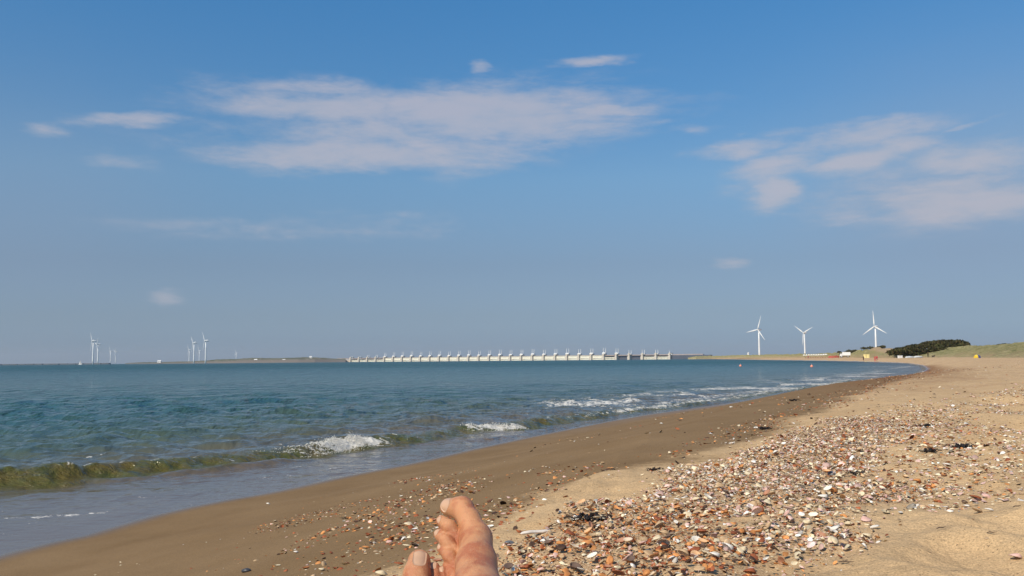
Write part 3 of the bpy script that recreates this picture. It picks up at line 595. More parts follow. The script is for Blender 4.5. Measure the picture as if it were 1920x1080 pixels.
TURB=[ # x, y, hub height, first blade angle, label, group
 (551.6,2070,66.4,-20,'leftmost of the three white turbines behind the beach, on the low grassy dune','turbines behind the beach'),
 (748.2,2370,66.5,55,'middle of the three white wind turbines behind the beach, one blade hanging beside the tower','turbines behind the beach'),
 (753.9,1920,66.2,2,'rightmost white wind turbine, standing over the bare sand slope beside the dark thicket','turbines behind the beach'),
 (-1186.5,2618,66.8,37,'taller front turbine of the far left pair, long blade pointing down to the left','turbines on the far shore'),
 (-1363.1,3043,66.7,80,'second turbine from the left on the horizon, just behind the tallest of that pair','turbines on the far shore'),
 (-2036.4,4690,66.3,25,'small hazy turbine, left one of the two between the two big far groups','turbines on the far shore'),
 (-2098.5,4895,66.1,70,'small hazy turbine, right one of the two between the two big far groups','turbines on the far shore'),
 (-1571.4,4500,65.6,34,'small turbine whose top is met by the blade of the big turbine to its right','turbines on the far shore'),
 (-1027.6,2986,66.2,40,'big turbine at the left end of the low island, second tallest of its group','turbines on the far shore'),
 (-1620.2,4790,66.5,30,'small hazy turbine standing between the two big turbines at the island end','turbines on the far shore'),
 (-890.8,2687,66.4,36,'tallest far turbine, rightmost of the group at the left end of the island','turbines on the far shore'),
 (-1768.3,5925,66.2,15,'faintest and smallest turbine, alone above the low island shore','turbines on the far shore'),
]
for (x,y,h,ph,lab,grp) in TURB:
    r=empty('wind_turbine',(x,y,0)); tag(r,lab,'wind turbine',grp)
    obj('tower',TP[0],None,r)
    head=obj('nacelle',TP[1],None,r,(0,0,h-1.2)); head.rotation_euler=(0,0,math.atan2(.81,-.58)+0.0)
    # the nacelle mesh looks along -Y; turn it into the wind
    head.rotation_euler=(0,0,math.atan2(-.81,.58)); 
    hub=obj('hub',TP[2],None,r,(0,0,h-1.2)); hub.rotation_euler=head.rotation_euler
    for k in range(3):
        bl=obj('blade',TP[3],None,r,(0,0,h-1.2))
        bl.rotation_mode='XYZ'
        bl.matrix_local=Matrix.Translation((0,0,h-1.2))@Matrix.Rotation(head.rotation_euler[2],4,'Z')@Matrix.Rotation(R_(-(ph+120*k)),4,'Y')

# ---------------------------------------------------------------- storm surge barrier
P0=np.array([-608.46,3506.45]); DP=np.array([35.512,-27.638]); ang=math.atan2(DP[1],DP[0])
bar=empty('storm_surge_barrier',(P0[0]+DP[0]*15,P0[1]+DP[1]*15,0),ang)
tag(bar,'long pale storm surge barrier with twin-posted piers crossing the horizon','barrier')
def pm(kind):
    a=MB(); a.box((0,0,3),(8,22,14)); a.box((0,0,12.6),(5.0,18,6)); a.box((0,0,17.2),(7.5,16,3.4))
    return a
pier_me=pm(0).mesh('pier'); pier_me.materials.append(m_con)
a=MB(); a.box((0,0,20.4),(12.5,9,2.6)); a.box((0,0,22.2),(10.0,8,1.2)); head_me=a.mesh('machine_room'); head_me.materials.append(m_pwhite)
a=MB(); a.tube([(0,0,22),(0,0,36.3)],[.8,.7],8); a.box((0,0,29),(1.9,1.8,.8)); post_me=a.mesh('lifting_post'); post_me.materials.append(m_pwhite)
tops={0:22,1:22,2:26,3:26,4:33,27:29,28:29,29:29,30:25}
for k in range(31):
    lx=(k-15)*45.0
    p=obj('pier',pier_me,None,bar,(lx,0,0))
    hs=tops.get(k,35.5+1.5*math.sin(k*2.1))
    sc_z=hs/36.3
    hm=obj('machine_room',head_me,None,p,(0,0,(sc_z-1)*20)); 
    for sx in (-1,1):
        if k==30 and sx==1: continue
        q=obj('lifting_post',post_me,None,p,(sx*3.9,0,(hs-36.3)))
# gates: cream lattice above a sill, with openings along the foot
def gate(top,rows=True):
    a=MB(); L=35.5
    a.box((0,-4,(top+5.2)/2),(L,1.2,top-5.2)); a.box((0,-4,1.6),(L,1.6,2.2)); 
    for i in range(8): a.box((-L/2+1+i*(L-2)/7,-4,3.9),(2.2,1.1,2.6))
    a.box((0,-4.4,top-.3),(L,2.0,.9)); a.box((0,-4.5,5.6),(L,1.8,.7))
    me=a.mesh('gate'); me.materials.append(m_cream); return me
g_hi,g_lo=gate(13.4),gate(8.2)
for k in range(30):
    if k in (26,27): continue
    obj('gate',g_lo if (k<4 or k in (25,28,29)) else g_hi,None,bar,((k-14.5)*45.0,0,0))
a=MB(); a.box((10,3.5,13.2),(31*45+140,9,2.0)); a.box((10,-.8,14.6),(31*45+140,.5,1.0)); deck=a.build('road_deck',m_deck,bar)
a=MB(); 
for k in (26,27): a.box(((k-14.5)*45.0,5,5.6),(36,2,13))  # full-height dark panels standing in for the darkness of the open bays
for k in (0,1,2,3,25,28,29): a.box(((k-14.5)*45.0,5,7.5),(36,2,10))
a.build('beam_and_bay_dark',m_dark,bar)
a=MB(); a.box((15*45+66,3,5.8),(118,16,12.4)); a.build('abutment',m_dark,bar)
a=MB(); a.box((-15*45-34,3,4.6),(56,14,11)); a.box((-15*45-6,0,9),(12,12,14),0,.6); a.build('abutment',m_con,bar)
# small things on the far shores
m_house=material('house_white',(.78,.76,.72),.7,.3,.05,.3); m_roof=material('roof_red',(.30,.12,.08),.8)
def house(x,y,z,w,h,lab,rz=0.0):
    r=empty('house',(x,y,z),rz); tag(r,lab,'house','small white houses on the far shore')
    a=MB(); a.box((0,0,h/2),(w,w*.7,h)); a.build('wall',m_house,r)
    a=MB(); a.add([(-w/2,-w*.4,h),(w/2,-w*.4,h),(w/2,w*.4,h),(-w/2,w*.4,h),(-w/2,0,h*1.45),(w/2,0,h*1.45)],[(0,1,5,4),(2,3,4,5),(0,4,3),(1,2,5),(0,3,2,1)]); a.build('roof',m_house,r)
    for sx in (-.25,.25):
        a=MB(); a.box((sx*w,-w*.36,h*.5),(w*.16,.3,h*.35)); a.build('window',m_dark,r)
for args in ((-865,3120,4.5,11,6,'white house low on the middle of the far island, left of the others'),(-770,3120,3.2,10,6,'white house near the waterline of the far island'),(-695,3190,14.5,9,5,'small white house on top of the far island near the barrier'),(-1212,3180,3.5,12,6,'white building on the low left end of the far shore')): house(*args)
r=empty('beacon',(368.9,1450,4)); tag(r,'small white beacon tower beyond the far beach, left of the first big turbine','beacon')
a=MB(); a.tube([(0,0,0),(0,0,3.0),(0,0,5)],[1.7,1.5,1.3],10); a.build('tower',m_house,r,True); a=MB(); a.tube([(0,0,5),(0,0,6),(0,0,6.8)],[1.5,1.2,.2],10); a.build('lamp_room',m_house,r,True)
# sailing boat on the left horizon
r=empty('sailing_boat',(-934,2002,0)); tag(r,'tiny white sailing boat at the left end of the horizon','boat')
a=MB(); a.tube([(-4,0,.5),(-2,0,.4),(2,0,.4),(4.4,0,.8)],[.7,1.3,1.2,.15],8,.6); a.build('hull',m_house,r,True)
a=MB(); a.tube([(0,0,.8),(0,0,10)],[.09,.05],6); a.build('mast',m_dark,r)
a=MB(); a.add([(0,-.06,1.6),(-3.2,-.35,1.7),(-.05,-.06,9.6),(0,.06,1.6),(-3.2,-.22,1.7),(-.05,.06,9.6),(3.2,0,1.2),(.08,0,8.2),(.1,-.2,1.4)],[(0,1,2),(5,4,3),(0,3,4,1),(1,4,5,2),(6,7,8),(8,7,6)]); a.build('sail',m_house,r)
# buoys
m_or=material('buoy_orange',(.78,.28,.18),.5,.5)
for (x,y,l) in ((42.2,171.8,'pink-orange mooring buoy floating off the beach, the left and farther of two'),(48.5,150.4,'orange mooring buoy floating off the beach, the right and nearer of two')):
    r=empty('buoy',(x,y,.02)); tag(r,l,'buoy','orange buoys off the beach')
    a=MB(); a.tube([(0,0,-.25),(0,0,-.12),(0,0,.08),(0,0,.25),(0,0,.34)],[.10,.21,.25,.16,.05],12); a.build('float',m_or,r,True)
    a=MB(); a.tube([(0,0,.33),(0,0,.44),(.05,0,.5)],[.03,.03,.02],6); a.build('ring',m_white,r,True)

# ---------------------------------------------------------------- thickets on the dune
m_leaf=bpy.data.materials.new('thicket_leaves'); m_leaf.use_nodes=True; t=NT(m_leaf.node_tree); b=t.n['Principled BSDF']
c=t.attr('Col',True); t.link(c,b.inputs['Base Color']); b.inputs['Roughness'].default_value=.8; b.inputs['Specular IOR Level'].default_value=.15
def thicket(name,lumps,n,size,seed,label,cat,kind=None,group=None):
    """lumps: (x,y,z,rx,ry,rz); leaf sprays spread through the outer part of each mound"""
    g=np.random.default_rng(seed); L=np.array(lumps); wt=L[:,3]*L[:,5]; wt/=wt.sum()
    id_=g.choice(len(L),n,p=wt); d=g.normal(size=(n,3)); d/=np.linalg.norm(d,axis=1)[:,None]; d[:,2]=np.abs(d[:,2])*1.0
    rr=g.uniform(.72,1.06,n)**1.0; P=L[id_,:3]+d*L[id_,3:6]*rr[:,None]
    P+=((vnoise(P[:,0]*.5,P[:,1]*.5+P[:,2],seed)-.5)*1.2)[:,None]*np.array([0,0,1])*L[id_,5][:,None]*.35
    s=size*g.uniform(.5,1.4,n); q=np.arange(4*n).reshape(n,4)
    a1=g.normal(size=(n,3)); a1/=np.linalg.norm(a1,axis=1)[:,None]; a2=np.cross(a1,g.normal(size=(n,3))); a2/=np.linalg.norm(a2,axis=1)[:,None]
    V=np.stack([P-a1*s[:,None],P+a2*s[:,None]*.5,P+a1*s[:,None],P-a2*s[:,None]*.5],1).reshape(-1,3)
    base=np.array([[.060,.058,.018],[.078,.052,.022],[.044,.047,.015],[.10,.085,.036]])[g.choice(4,n,p=[.4,.25,.25,.1])]*g.uniform(.6,1.4,n)[:,None]
    tx=vnoise(P[:,0]*.15,P[:,2]*.4,seed+3)[:,None]; base=base*(.7+.6*tx)
    col=np.repeat(base,4,axis=0)
    me=mesh_np(name,V,q,False,None,{'Col':col}); 
    if kind:
        o=obj(name,me,m_leaf); tag(o,label,cat,group,kind)
    else:
        o=empty(name,(0,0,0)); tag(o,label,cat,group); obj('foliage',me,m_leaf,o)
        a=MB(); 
        for l in lumps: a.tube([(l[0],l[1],l[2]-1.2),(l[0]+.3,l[1],l[2]+l[5]*.6)],[.16,.07],6)
        a.build('stem',m_bark,o)
    return o
m_bark=material('bark',(.08,.06,.04),.9)
lm=[]
gg=random.Random(3)
topx=[140.5,147.0,150.9,156.9,161.9,165.9,169.8,172]; topz=[4.9,6.1,7.0,8.0,8.5,7.9,6.4,5.2]
for k in range(210):
    u=gg.random(); x=141+u*29.5; y=345+gg.uniform(-20,8); zt=np.interp(x*345/y,topx,topz); dep_=(y-345)
    zt=zt-1.4-max(0,-dep_-2)*.15*gg.uniform(.9,1.1)
    rz_=gg.uniform(.9,1.25); lm.append((x*y/345,y,zt-.5,gg.uniform(1.2,2.4),gg.uniform(1.2,2.2),rz_))
for k in range(60):
    x=144+gg.random()*17; lm.append((x*320/345,320+gg.uniform(-4,4),2.2+gg.random()*1.6,gg.uniform(1.0,1.8),1.3,gg.uniform(.7,1.1)))
thicket('thicket',lm,42000,.36,31,'dark brown-green thicket covering the dune top','thicket',kind='stuff')
def shrub(x,y,z,w,h,seed,label):
    g=random.Random(seed); L=[(x+g.uniform(-w/2,w/2),y+g.uniform(-w/4,w/4),z+g.uniform(-.1,.3)*h,w*.22*g.uniform(.8,1.3),w*.22,h*g.uniform(.5,.8)) for _ in range(9)]
    thicket('shrub',L,1500,.26,seed,label,'shrub',group='dark shrubs on the dune skyline')
shrub(159.0,299,4.6,6.5,.9,51,'dark low shrub on the dune crest, right of the big thicket'); shrub(156.8,284,4.9,1.8,.7,52,'tiny dark shrub on the dune crest at the far right')
shrub(190.5,515,4.3,8,1.6,53,'dark shrubs just right of and behind the white truck'); shrub(186.5,520,3.9,6,1.4,56,'dark shrub directly above the white truck roof'); shrub(182.5,470,5.6,8,1.4,54,'dark shrub on the dune crest left of the bare sand slope'); shrub(171.3,428,5.9,2.2,.9,55,'small dark shrub at the foot of the rightmost turbine tower')

# ---------------------------------------------------------------- smooth bodies from rounded limbs
def capd(P,a,b,ra,rb):
    a=np.array(a,np.float32); b=np.array(b,np.float32); d=b-a; L=float(d@d)+1e-12
    pa=P-a; t=np.clip((pa@d)/L,0,1)
    return np.linalg.norm(pa-t[...,None]*d,axis=-1)-(ra+(rb-ra)*t)
def smin(a,b,k):
    if k<=0: return np.minimum(a,b)
    h=np.clip(.5+.5*(b-a)/k,0,1); return b+(a-b)*h-k*h*(1-h)
def surface_nets(Fv,xs,ys,zs):
    ins=Fv<0; nx,ny,nz=Fv.shape
    c=np.zeros((nx-1,ny-1,nz-1),np.int8)
    cs=[(i,j,k) for i in (0,1) for j in (0,1) for k in (0,1)]
    sl=lambda o,n:slice(o,n-1+o)
    for (i,j,k) in cs: c+=ins[sl(i,nx),sl(j,ny),sl(k,nz)]
    act=np.argwhere((c>0)&(c<8)); idx=np.full(c.shape,-1,np.int64); idx[tuple(act.T)]=np.arange(len(act))
    acc=np.zeros((len(act),3)); cnt=np.zeros(len(act))
    co=(xs,ys,zs)
    for ax in range(3):
        for o1 in (0,1):
            for o2 in (0,1):
                a=[0,0,0]; others=[q for q in range(3) if q!=ax]; a[others[0]]=o1; a[others[1]]=o2
                b_=list(a); b_[ax]=1
                ia=act+np.array(a); ib=act+np.array(b_)
                fa=Fv[tuple(ia.T)]; fb=Fv[tuple(ib.T)]; m=(fa<0)!=(fb<0)
                t=np.where(m,fa/np.where(m,fa-fb,1),0)
                pa=np.stack([co[q][ia[:,q]] for q in range(3)],1); pb=np.stack([co[q][ib[:,q]] for q in range(3)],1)
                acc+=np.where(m[:,None],pa+(pb-pa)*t[:,None],0); cnt+=m
    V=acc/cnt[:,None]; quads=[]
    for ax in range(3):
        o=[q for q in range(3) if q!=ax]
        s0=[slice(None)]*3; s1=[slice(None)]*3; s0[ax]=slice(0,-1); s1[ax]=slice(1,None)
        for q in o: s0[q]=slice(1,-1); s1[q]=slice(1,-1)
        A=ins[tuple(s0)]; B=ins[tuple(s1)]; e=np.argwhere(A!=B); 
        if not len(e): continue
        sgn=A[tuple(e.T)]; p=e.copy(); p[:,o[0]]+=1; p[:,o[1]]+=1
        def cell(d0,d1):
            r=p.copy(); r[:,o[0]]-=d0; r[:,o[1]]-=d1; return idx[tuple(r.T)]
        q=np.stack([cell(1,1),cell(0,1),cell(0,0),cell(1,0)],1)
        flip=sgn if ax!=1 else ~sgn
        q=np.where(flip[:,None],q,q[:,::-1]); quads.append(q)
    return V,np.concatenate(quads)
def sdf_mesh(name,fn,xs,ys,zs,smooth=True):
    G=np.stack(np.meshgrid(xs,ys,zs,indexing='ij'),-1).astype(np.float32)
    V,Q=surface_nets(fn(G),xs,ys,zs); return mesh_np(name,V,Q,smooth)
m_skin=bpy.data.materials.new('skin'); m_skin.use_nodes=True; t=NT(m_skin.node_tree); b=t.n['Principled BSDF']
pos=t.new('ShaderNodeTexCoord').outputs['Object']
n1=t.noise(pos,22,4,.6); n2=t.noise(pos,120,4,.65); n3=t.noise(t.vmul(pos,(1,1,2.2)),420,3,.6)
col=t.mix(t.rng(n1,.42,.58),(.57,.265,.125),(.42,.145,.066))
col=t.mix(t.rng(n2,.55,.75,0,.4),col,(.60,.36,.21))
n4=t.noise(pos,700,2,.8)
col=t.mix(t.math('MULTIPLY',t.rng(n4,.63,.70),t.rng(n1,.50,.62,0,.55)),col,(.70,.56,.40))
t.link(col,b.inputs['Base Color']); b.inputs['Roughness'].default_value=.46; b.inputs['Specular IOR Level'].default_value=.4
b.inputs['Subsurface Weight'].default_value=.12; b.inputs['Subsurface Radius'].default_value=(1,.35,.2); b.inputs['Subsurface Scale'].default_value=.006
bp=t.new('ShaderNodeBump'); bp.inputs['Strength'].default_value=.7; bp.inputs['Distance'].default_value=.0022
t.link(t.math('ADD',t.math('MULTIPLY',n2,.8),n3),bp.inputs['Height']); t.link(bp.outputs[0],b.inputs['Normal'])
m_nail=material('toenail',(.56,.34,.21),.32,.5,.04,60)
m_skinfar=material('tanned_skin',(.42,.22,.13),.6,.3)

# ---------------------------------------------------------------- the sitter's crossed bare feet
def smooth_union(P,caps,k):
    r=None
    for (a,b_,ra,rb) in caps:
        d=capd(P,a,b_,ra,rb); r=d if r is None else smin(r,d,k)
    return r
def feet(P):
    u=smooth_union(P,UP_BODY,.012)
    for toe in UP_TOES: u=smin(u,smooth_union(P,toe,.006),.0015)
    l=smooth_union(P,LOW_BODY,.014)
    for toe in LOW_TOES: l=smin(l,smooth_union(P,toe,.006),.0015)
    return smin(u,l,.002)
xs=np.r_[np.arange(-.36,-.19,.012),np.arange(-.185,.0,.0021),np.arange(.002,.30,.012)]
ys=np.r_[np.arange(-.06,1.40,.022),np.arange(1.41,1.70,.0023)]
zs=np.r_[np.arange(.86,1.06,.009),np.arange(1.062,1.275,.0022)]
person=empty('person',(-.08,1.2,.93)); tag(person,'bare tanned crossed feet of the person lying on the sand, toes up','person')
body=obj('body',sdf_mesh('body',feet,xs,ys,zs),m_skin,person); body.location=-Vector(person.location)
def nail(c,axis,normal,a,b_,n=9):
    c=np.array(c,float); N=np.array(normal,float); N/=np.linalg.norm(N); Lx=np.array(axis,float); Lx-=N*(Lx@N); Lx/=np.linalg.norm(Lx); W=np.cross(N,Lx)
    g=np.linspace(-1,1,n); U,Vv=np.meshgrid(g,g,indexing='ij')
    k=1/np.maximum(1e-6,(np.abs(U)**4+np.abs(Vv)**4))**.25*np.maximum(np.abs(U),np.abs(Vv)); U2=U*np.where(k>0,k,1); V2=Vv*np.where(k>0,k,1)
    P=c+U2[...,None]*Lx*a+V2[...,None]*W*b_+N*.012
    P=P.reshape(-1,3)
    for _ in range(60):
        d=feet(P.astype(np.float32)); P=P-N*np.clip(d*.7,-.002,.002)[:,None]
    ed=np.maximum(np.abs(U),np.abs(Vv)).ravel()
    top=P+N*(.0007*(1-ed**6))[:,None]+N*.0001; bot=P-N*.0015
    i,j=np.meshgrid(np.arange(n-1),np.arange(n-1),indexing='ij'); q=np.stack([i*n+j,(i+1)*n+j,(i+1)*n+j+1,i*n+j+1],-1).reshape(-1,4)
    Vt=np.r_[top,bot]; F=[q,q[:,::-1]+n*n]
    rim=[k for k in range(n)]+[k*n+n-1 for k in range(1,n)]+[(n-1)*n+k for k in range(n-2,-1,-1)]+[k*n for k in range(n-2,0,-1)]
    side=np.array([(rim[k],rim[k]+n*n,rim[(k+1)%len(rim)]+n*n,rim[(k+1)%len(rim)]) for k in range(len(rim))])
    o=obj('toenail',mesh_np('toenail',Vt,np.r_[F[0],F[1],side],True),m_nail,person); o.location=-Vector(person.location); return o
for q in NAILS: nail(*q)

# ---------------------------------------------------------------- people and things far along the beach
def gz(x,y): return float(ground_z(np.array([float(x)]),np.array([float(y)]))[0][0])
def figure(x,y,h,top,bottom,label,group=None,pose=0,rz=0.0,hair=(.03,.02,.015),cat='person'):
    z=gz(x,y); r=empty('person',(x,y,z),rz); tag(r,label,cat,group); s=h/1.75
    st=[.10,.16,.28,.05][pose]; fw=[.0,.12,.30,.0][pose]
    legs=[((sx*.09,0,.90),(sx*st*.8,-sx*fw*.6,.48),.085,.055) for sx in (-1,1)]+[((sx*st*.8,-sx*fw*.6,.48),(sx*st,-sx*fw*1.1+.0,.06),.055,.04) for sx in (-1,1)]+[((sx*st,-sx*fw*1.1,.05),(sx*st,-sx*fw*1.1-.14,.04),.04,.035) for sx in (-1,1)]
    arm=[((sx*.19,0,1.40),(sx*.26,.02*sx,1.13),.05,.04) for sx in (-1,1)]+[((sx*.26,.02*sx,1.13),(sx*.27,-.10*(1+sx*pose*.4),.90),.04,.03) for sx in (-1,1)]
    tor=[((0,0,.93),(0,0,1.15),.145,.135),((0,0,1.15),(0,0,1.36),.135,.15),((-.12,0,1.40),(.12,0,1.40),.075,.075)]
    head=[((0,0,1.45),(0,-.01,1.56),.055,.055),((0,-.01,1.60),(0,-.01,1.67),.085,.092)]
    g=lambda a,b,n:np.linspace(a,b,n)
    f=lambda P: smooth_union(P,[(np.array(a),np.array(b),c,d) for a,b,c,d in legs+arm+tor+head],.05)
    o=obj('body',sdf_mesh('body',f,g(-.45,.45,34),g(-.5,.4,30),g(-.04,1.84,56)),m_skinfar,r); o.scale=(s,s,s)
    tc=material('cloth_top',top,.85,.2,.12,6); bc=material('cloth_bottom',bottom,.85,.2,.12,6)
    f2=lambda P: np.maximum(smooth_union(P,[(np.array(a),np.array(b),c+.02,d+.022) for a,b,c,d in arm[:2]+tor],.05),-(P[...,2]-.92))
    o=obj('shirt',sdf_mesh('shirt',f2,g(-.45,.45,34),g(-.3,.3,24),g(.8,1.6,34)),tc,r); o.scale=(s,s,s)
    zl=.14 if pose!=3 else .5
    f3=lambda P: np.maximum(smooth_union(P,[(np.array(a),np.array(b),c+.022,d+.022) for a,b,c,d in legs[:4]+[((0,0,.93),(0,0,.98),.15,.15)]],.04),zl-P[...,2])
    o=obj('trousers',sdf_mesh('trousers',f3,g(-.45,.45,34),g(-.45,.4,30),g(.05,1.2,40)),bc,r); o.scale=(s,s,s)
    a=MB(); a.blob((0,.01,1.68),(.10,.11,.105),10,6,3,.05); o=a.build('hair',material('hair',hair,.8),r,True); o.scale=(s,s,s)
    return r
figure(134.5,300,1.75,(.012,.012,.014),(.012,.012,.014),'person in black clothes standing on the sand below the dark thicket',pose=0,rz=.6)
figure(112.6,288,1.70,(.62,.05,.07),(.55,.07,.09),'left person of the two dressed in red walking at the water edge','red-clad walkers at the water edge',1,.5)
figure(114.0,290,1.62,(.50,.03,.06),(.30,.03,.06),'right person of the two dressed in red walking at the water edge','red-clad walkers at the water edge',2,-.4)
figure(121.9,322,1.66,(.10,.05,.04),(.07,.04,.03),'person in dark clothes standing left of the pale yellow windbreak',None,0,.2)
# dog
r=empty('dog',(122.6,270,gz(122.6,270)),.3); tag(r,'black dog walking right of the person in black','dog')
dg=[((-.30,0,.46),(.28,0,.50),.13,.155),((.28,0,.52),(.42,0,.68),.10,.075),((.42,0,.70),(.55,0,.69),.078,.055),((.55,0,.68),(.66,0,.66),.045,.032),((-.36,0,.50),(-.58,0,.62),.035,.02),((.42,-.05,.76),(.40,-.07,.70),.03,.02),((.42,.05,.76),(.40,.07,.70),.03,.02)]
for sy,ph in ((-.08,.07),(.08,-.07)):
    dg+=[((-.30,sy,.42),(-.24+ph,sy,.27),.085,.05),((-.24+ph,sy,.27),(-.36+ph,sy,.17),.042,.03),((-.36+ph,sy,.17),(-.33+ph,sy,.03),.028,.028),((.26,sy,.42),(.25-ph,sy,.24),.06,.038),((.25-ph,sy,.24),(.27-ph,sy,.03),.034,.028)]
f=lambda P: smooth_union(P,[(np.array(a),np.array(b),c,d) for a,b,c,d in dg],.03)
o=obj('body',sdf_mesh('body',f,np.linspace(-.65,.75,80),np.linspace(-.22,.22,30),np.linspace(-.02,.84,54)),material('black_fur',(.012,.011,.010),.7),r); o.scale=(1.05,1.05,1.0)
# pale yellow windbreak
m_yel=material('yellow_cloth',(.78,.66,.30),.8,.2,.05,2); m_post=material('wood_post',(.30,.20,.11),.8)
r=empty('windbreak',(134.4,352,gz(134.4,352)),-.25); tag(r,'pale yellow cloth windbreak on poles beside the walkers in red','windbreak')
a=MB(); n=12
V=[];F=[]
for i in range(n+1):
    for zz,of in ((.15,0),(.8,.05),(1.55,0)):
        for d in (0,.012): V.append((-1.1+2.2*i/n,.07*math.sin(i*1.3)+of+d,zz))
for i in range(n):
    for j in range(2):
        p=i*6+j*2; F.append((p,p+6,p+8,p+2)); F.append((p+3,p+9,p+7,p+1))
a.add(V,F); a.build('cloth',m_yel,r)
for q in (-1.1,0,1.1):
    a=MB(); a.tube([(q,.03,-.2),(q,.03,1.7)],.03,6); a.build('pole',m_post,r)
# yellow and blue beach shelter
m_blue=material('blue_cloth',(.07,.075,.19),.8,.2,.05,2); m_yel2=material('bright_yellow_cloth',(.80,.55,.05),.8,.2,.05,2)
r=empty('beach_tent',(100.3,200,gz(100.3,200)),.15); tag(r,'small yellow and dark blue beach shelter at the foot of the dune','beach tent')
def dome(x0,x1,mat,nm):
    a=MB(); V=[];F=[]; n=8
    for i in range(5):
        x=x0+(x1-x0)*i/4; hh=.72*(1-.25*(abs(x)/.55)**3)
        for k in range(n+1):
            q=math.pi*k/n; V.append((x,-.42*math.cos(q),hh*math.sin(q)**.8))
    for i in range(4):
        for k in range(n): p=i*(n+1)+k; F.append((p,p+n+1,p+n+2,p+1))
    F.append(tuple(range(n,-1,-1))); F.append(tuple(4*(n+1)+k for k in range(n+1)))
    a.add(V,F); a.build(nm,mat,r)
dome(-.56,-.06,m_yel2,'left_panel'); dome(-.06,.52,m_blue,'right_panel')
a=MB(); a.tube([(-.06,-.43,0),(-.06,-.30,.5),(-.06,0,.745),(-.06,.30,.5),(-.06,.43,0)],.012,6); a.build('pole',m_post,r)
# white truck
r=empty('truck',(178.4,498,gz(178.4,498)),-.28); tag(r,'white box truck parked on the far beach','truck')
m_tw=material('truck_white',(.82,.80,.78),.45,.4,.02,.5); m_gl=material('dark_glass',(.02,.022,.025),.15,.6); m_tyre=material('tyre_rubber',(.015,.015,.015),.85); m_ch=material('chassis',(.05,.05,.05),.7)
a=MB(); a.box((.95,0,2.05),(4.1,2.3,1.75)); a.box((.95,0,2.95),(4.16,2.36,.06)); a.build('cargo_box',m_tw,r)
a=MB(); a.box((-1.75,0,1.35),(1.15,2.1,1.1)); a.box((-1.62,0,2.1),(.9,2.0,.5),0,.82); a.build('cab',m_tw,r)
a=MB(); a.box((-2.07,0,2.08),(.12,1.7,.46)); a.box((-1.65,-1.0,2.05),(.6,.06,.42)); a.box((-1.65,1.0,2.05),(.6,.06,.42)); a.build('windscreen',m_gl,r)
a=MB(); a.box((.3,0,.82),(5.2,.95,.28)); a.box((2.9,0,.6),(.15,2.2,.2)); a.build('chassis',m_ch,r)
for sx in (-1.6,1.7):
    for sy in (-.95,.95):
        a=MB(); a.tube([(sx,sy-.15,.5),(sx,sy-.1,.5),(sx,sy+.1,.5),(sx,sy+.15,.5)],[.44,.5,.5,.44],16); wh=a.build('wheel',m_tyre,r)
        a=MB(); a.tube([(sx,sy-.17,.5),(sx,sy+.17,.5)],.24,12); a.build('rim',m_tw,wh)
# white crate and upturned boats at the dune foot
r=empty('beach_box',(126.3,302,gz(126.3,302)),.2); tag(r,'small white storage box at the dune foot, left of the pale boats','box')
a=MB(); a.box((0,0,.42),(1.3,.8,.84)); a.build('case',m_tw,r); a=MB(); a.box((0,0,.88),(1.4,.9,.09)); a.build('lid',m_tw,r)
m_bt=material('boat_grey',(.55,.56,.57),.5,.4,.05,1)
for k,(x,y,l) in enumerate(((125.6,293,'pale grey upturned boat at the dune foot, nearest the white box'),(127.4,291,'pale grey upturned boat at the dune foot, nearest the person in black'))):
    r=empty('rowing_boat',(x,y,gz(x,y)),.15+.1*k); tag(r,l,'boat','pale boats at the dune foot')
    a=MB(); a.tube([(-1.5,0,.1),(-1.2,0,.2),(0,0,.22),(1.1,0,.2),(1.7,0,.12)],[.3,.52,.6,.45,.08],12,.62); a.build('hull',m_bt,r,True)
    a=MB(); a.tube([(-1.3,0,.50),(0,0,.585),(1.4,0,.36)],[.03,.03,.03],6); a.build('keel',m_bt,r)
